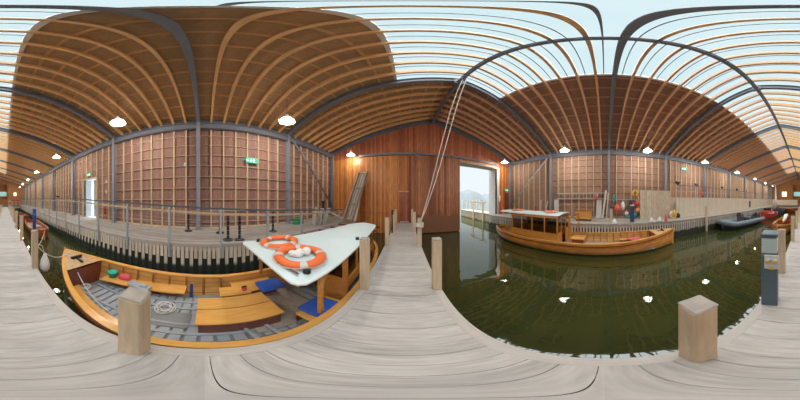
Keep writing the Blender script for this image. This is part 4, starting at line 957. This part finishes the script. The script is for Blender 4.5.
# fender rack & buoys
fr = empty('buoy_rack', (XR-.25, -1.35, 0), label='grey hanging rail on the right wall holding fenders and buoys', cat='rack'); MB().box(-.03, .03, -1.1, 1.1, .0, .05).build('rail', 'graypl', fr)
for y in (-1.0, 0, 1.0): MB().box(-.03, .14, y-.02, y+.02, .0, .04).build('bracket', 'graypl', fr)
XB = XR-.45
def buoy(px, py, r, sq, mat, label, name='buoy', cat='buoy'):
    y = yat(px, XB); z = zat(px, py, XB); o = empty(name, (XB, y, z), label=label, cat=cat)
    MB().ball((0, 0, 0), r, sq).build('float', mat, o); MB().lathe([(.03, 0), (.03, .05), (0, .05)], (0, 0, r*sq[2]-.01), 8).build('eye', 'rope', o)
    if z+r*sq[2] < 0: MB().tube([(0, 0, r*sq[2]+.02), (.1, 0, .03-z)], .008, 5).build('lanyard', 'rope', o)
buoy(617.6, 208.4, .26, (1, 1, 1), 'redbuoy', 'round coral red buoy hanging leftmost on the right wall')
buoy(623.0, 206, .15, (1, 1, 2.2), 'white', 'white sausage fender hanging beside the leftmost coral buoy', 'fender', 'fender')
buoy(626.6, 213.5, .15, (1, 1, 1), 'white', 'round white buoy hanging low in the buoy cluster')
buoy(630.6, 203.5, .12, (1, 1, 2.3), 'navy', 'dark blue sausage fender hanging in the buoy cluster', 'fender', 'fender')
buoy(636.2, 204, .25, (1, 1, 1), 'redbuoy', 'round coral red buoy hanging under the yellow ring')
buoy(637.5, 210.6, .25, (1, 1, 1), 'orangeb', 'round pale orange buoy hanging lowest at the right')
buoy(614, 198.5, .10, (1, 1, 3), 'tealb', 'slim blue green fender hanging leftmost high on the rail', 'fender', 'fender')
buoy(641, 203, .12, (1, 1, 2.2), 'white', 'white sausage fender hanging rightmost near the boarded screen', 'fender', 'fender')
buoy(596.5, 197.5, .11, (1, 1, 2.0), 'pink', 'slim pink fender hanging from the wall ladder', 'fender', 'fender')
p = at(635.3, 193.2, .5)
o = empty('life_ring_stand', (9.0, yat(635.3, 9.0), QZ), R(70), label='yellow horseshoe ring on a thin post beside the boarded screen', cat='life ring')
z = zat(635.3, 193.4, 9.0)-QZ
MB().tube([(.25*math.cos(a)*.7, 0, z+.25*math.sin(a)*.7) for a in [R(18)*k for k in range(20)]], .085, 10, closed=True).build('ring', 'yellow', o); MB().tube([(0, .1, 0), (0, .1, z+.2)], .025, 8).build('post', 'blackp', o)
# covered dinghy / teal canvas roll on the quay
y0, y1 = yat(625.5, 8.9), yat(639, 8.9)
MB().tube([(8.9, y0, QZ+.10), (8.9, y0-.5, QZ+.20), (8.95, (y0+y1)/2-.3, QZ+.26), (9.3, y1+.35, QZ+.20)], [.04, .15, .2, .05], 12).build('canvas_roll', 'tealb', label='blue green canvas roll lying under the buoys', cat='canvas')
# leaning planks and boards
def lean(px0, px1, topy, X0, X1, wdt, mat, label, name='plank', th=.04):
    ya, yb = yat(px0, X0), yat(px1, X1); za = QZ+.0; zb = zat(px1, topy, X1)
    o = empty(name, (X0, ya, QZ), label=label, cat='plank')
    MB().beam((0, 0, .01), (X1-X0, yb-ya, zb-QZ), wdt, th, (1, 0, 0)).build('board', mat, o)
lean(602.5, 606, 190.5, 9.15, 9.66, .14, 'graypl', 'long pale plank leaning on the right wall beside the column')
lean(606.3, 608.3, 193, 9.3, 9.52, .1, 'stud', 'narrower brown plank leaning right beside the long pale plank')
lean(597.5, 598.5, 200, 9.35, 9.68, .24, 'graypl', 'short wide grey board leaning under the wall ladder, left one')
lean(600.3, 601, 200, 9.35, 9.68, .16, 'lightgrey', 'short wide pale board leaning under the wall ladder, right one')
lean(556.5, 556.5, 199.5, 9.45, 9.66, .40, 'graypl', 'white board leaning on the right wall beside the column', th=.05)
lean(540.5, 541, 200, 9.45, 9.66, .10, 'stud', 'thin brown plank leaning on the right wall near the brace')
lean(544, 548, 201, 9.45, 9.66, .10, 'stud', 'slanting thin brown plank leaning left of the column')
# low pile of boards and trolley
y0, y1 = yat(576, 8.9), yat(592, 8.9)
for i, (x, z, mt_, lab) in enumerate(((8.7, .04, 'grey_lumber', 'bottom board'), (8.95, .04, 'graypl', 'back board'), (8.8, .12, 'grey_lumber', 'top board'))):
    MB().rbox((x, (y0+y1)/2+.1*i, QZ+z), (.2, abs(y1-y0), .07), R(3*i-3), .005).build('timber_board', mt_, label='grey board lying on the right quay, %s of the low pile' % lab, cat='board', group='low pile of boards on the right quay')
p = at(585, 215, QZ)
o = empty('wooden_crate', (8.25, yat(584, 8.25), QZ), label='orange wooden crate on the right quay behind the far launch', cat='crate')
MB().box(-.3, .3, -.5, .5, .12, .62).build('body', 'varnish_lt', o); MB().box(-.32, .32, -.52, .52, .6, .66).build('lid', 'varnish', o); MB().box(-.28, .28, -.48, -.38, 0, .12).build('skid', 'varnish_dk', o); MB().box(-.28, .28, .38, .48, 0, .12).build('skid', 'varnish_dk', o)
# slatted low rail at the quay edge
o = empty('fire_extinguisher', (9.55, yat(535.5, 9.55), QZ+.1), label='red fire extinguisher by the right wall near the slanting brace', cat='fire extinguisher')
MB().lathe([(0, 0), (.1, .01), (.1, .5), (.06, .6), (.02, .64), (0, .64)], n=14).build('cylinder', 'red', o); MB().rbox((0, 0, .67), (.05, .14, .06), 0, .01).build('valve', 'blackp', o)
o = empty('red_rescue_pole', (8.15, 8.85, QZ), label='red and white rescue pole standing at the water gate jamb', cat='pole'); MB().tube([(0, 0, 0), (0, 0, .5), (0, 0, 1.2)], .07, 10).build('red_cover', 'red', o); MB().tube([(0, 0, 1.2), (0, 0, 1.75)], .05, 10).build('white_top', 'white', o)
# navy bollard on quay edge
o = empty('power_bollard', (7.35, yat(632, 7.35), QZ), label='dark blue power bollard on the right quay edge behind the far launch', cat='bollard')
zt = zat(632, 205, 7.35)-QZ
MB().rbox((0, 0, zt/2), (.22, .22, zt-.12), 0, .01).build('body', 'navy', o); MB().rbox((0, 0, zt-.02), (.23, .23, .09), 0, .02).build('cap', 'lightgrey', o)
# timber mooring post on quay
q0 = empty('quay_post', (7.2, yat(611.3, 7.2), QZ), label='brown timber post on the right quay edge beyond the far launch', cat='post'); MB().rbox((0, 0, .42), (.14, .14, .84), 0, .01).build('shaft', 'post', q0); MB().rbox((0, 0, .85), (.15, .15, .03), 0, .01).build('cap', 'post_top', q0)
o = MB().rbox((0, 0, 0), (.14, .14, 2.1), 0, .01).build('fender_pile', 'post', label='tall pale pile standing in the water before the right quay', cat='post'); place(o, (6.88, yat(706.4, 6.88), -1.5))
# white conical fenders on the edge of launch B
for px, py, mt_, lab in ((614.5, 226, 'white', 'level with the brown quay post'), (652, 223.5, 'white', 'near the far launch bow'), (660, 222.5, 'lightgrey', 'smaller grey one at the bow'), (666.5, 220, 'redbuoy', 'pink red one beyond the bow')):
    X = 7.02; y = yat(px, X); o = empty('cone_fender', (X+.08, y, QZ+.022), label='cone shaped fender on the right quay edge, '+lab, cat='fender'); MB().lathe([(0, 0), (.15, 0), (.16, .06), (.07, .22), (.025, .30), (0, .3)] if mt_ != 'redbuoy' else [(0, 0), (.09, 0), (.1, .1), (.06, .4), (0, .5)], n=14).build('float', mt_, o); MB().lathe([(.02, 0), (.03, .03), (0, .06)], (0, 0, .28 if mt_ != 'redbuoy' else .48), 8).build('eye', 'rope', o)
# boarded screen
ys0, ys1 = -4.72, -2.42
sc = empty('boarded_screen', (8.5, (ys0+ys1)/2, QZ), label='tall grey boarded screen standing on the right quay', cat='screen')
MB().box(-.03, .03, -1.15, 1.15, 0.02, 2.03).build('panel', 'ply', sc)
for y in (-1.1, 0, 1.1): MB().box(.03, .10, y-.04, y+.04, 0, 2.0).build('batten', 'stud', sc)
MB().tube([(0, 1.0, 2.03), (0, .95, 2.15), (0, .7, 2.12)], .02, 6).build('hook', 'blackp', sc)
# bits beside terrace end
for px, mt_, r, h, lab in ((671.5, 'lightgrey', .16, .55, 'pale grey'), (674.6, 'yellow', .10, .62, 'yellow'), (678, 'blackp', .17, .35, 'black')):
    X = 8.2; MB().lathe([(0, 0), (r, 0), (r*1.05, h*.7), (r*.5, h*.85), (r*.5, h), (0, h)], n=14).build('container', mt_, label='%s container at the foot of the raised terrace end' % lab, cat='container').location = (X, yat(px, X), QZ)
o = MB().tube([(.2*math.cos(R(20)*k), 0, .2*math.sin(R(20)*k)) for k in range(18)], .045, 8, closed=True).build('ring_float', 'yellow', label='yellow ring propped by the containers at the terrace end', cat='ring'); place(o, (7.92, yat(673.5, 7.92), QZ+.25), R(70))
# spotlights along terrace rail
for i, (px, lab) in enumerate(((677.5, 'first from the boarded screen'), (696, 'second from the boarded screen'), (722, 'third from the boarded screen'), (737, 'fourth from the boarded screen'))):
    y = yat(px, 8.36)
    o = empty('spotlight', (8.36, y, .2+1.0), R(90+20*i), label='black spotlight on the terrace railing, '+lab, cat='spotlight', group='black spotlights on the terrace railing')
    MB().rbox((0, 0, .15), (.3, .22, .2), 0, .03, ('X', R(-15))).build('housing', 'blackp', o); MB().box(-.025, .025, -.025, .025, 0, .08).build('bracket', 'blackp', o)
MB().rbox((8.36, yat(681, 8.36), 1.2+.06), (.14, .3, .1), 0, .02).build('white_box', 'white', label='small white box on the terrace railing beside the first spotlight', cat='box')
y = yat(701, XR); z = zat(701, 193, XR)
o = MB().tube([(.0, .2*math.cos(R(20)*k), .2*math.sin(R(20)*k)) for k in range(18)], .05, 8, closed=True).build('hose_reel', 'redbuoy', label='round red hose reel on the right wall above the terrace', cat='hose reel'); place(o, (XR-.08, y, z))
o = MB().rbox((0, 0, 0), (.1, .35, .95), 0, .05).build('hanging_coat', 'blackp', label='black coat hanging on the front of the raised terrace', cat='coat'); place(o, (8.22, yat(750, 8.22), -.62))
for i, px in enumerate((762, 766)):
    MB().rbox((8.25, yat(px, 8.25), -.25), (.06, 1.2, .14), 0, .02).build('wall_fender', 'white', label='white sausage fender fixed on the terrace front, '+['nearer', 'farther'][i], cat='fender', group='white fenders on the terrace front')
# ================================================================== OUTSIDE THE GATE
bw = empty('breakwater', (8.35, 10.35, WZ), label='timber breakwater wall outside the water gate', cat='wall')
m = MB(); y = 0
while y < 7.3: m.box(-.04, .02, y, y+.10, -.3, .95); y += .125
m.build('boards', boards('weathered breakwater boards', (.42, .34, .24), (.52, .44, .32), .125, 'Y', (4, 4, .4), 5, 0, gvar=.3, algae=(.18, (.16, .14, .07), .3)), bw)
MB().box(-.1, 1.3, 0, 7.3, .93, 1.0).build('top_boards', 'deck', bw)
MB().box(.03, 1.3, 0, 7.3, -.4, .93).build('core', 'under', bw)
for i, (px, X) in enumerate(((473.5, 8.15), (483, 8.15))):
    y = yat(px, X)
    o = MB().rbox((0, 0, 0), (.16, .16, 2.7), 0, .01).build('gate_pile', 'stud', label='pale timber pile outside the water gate, '+['left', 'right']['x' == 'y' or i]+' one of the braced pair', cat='post'); place(o, (X, y, -1.7+.25))
ya, yb = yat(470.5, 8.15), yat(486.5, 8.15)
MB().box(8.05, 8.07, yb, ya, -.38, -.2).build('cross_beam', 'stud', label='cross beam fixed to the pair of piles outside the gate', cat='beam')
for i in range(9):
    X = 9.5+i*1.3; Y = 24+i*.6
    o = MB().rbox((0, 0, 0), (.25, .25, 3.0), 0, .02).build('lake_pile', 'graypl', label='pale pile in the lake beyond the breakwater, %s from the left' % (ORD[i] if i else 'first'), cat='post', group='row of piles in the lake'); place(o, (X, Y, -1.45))
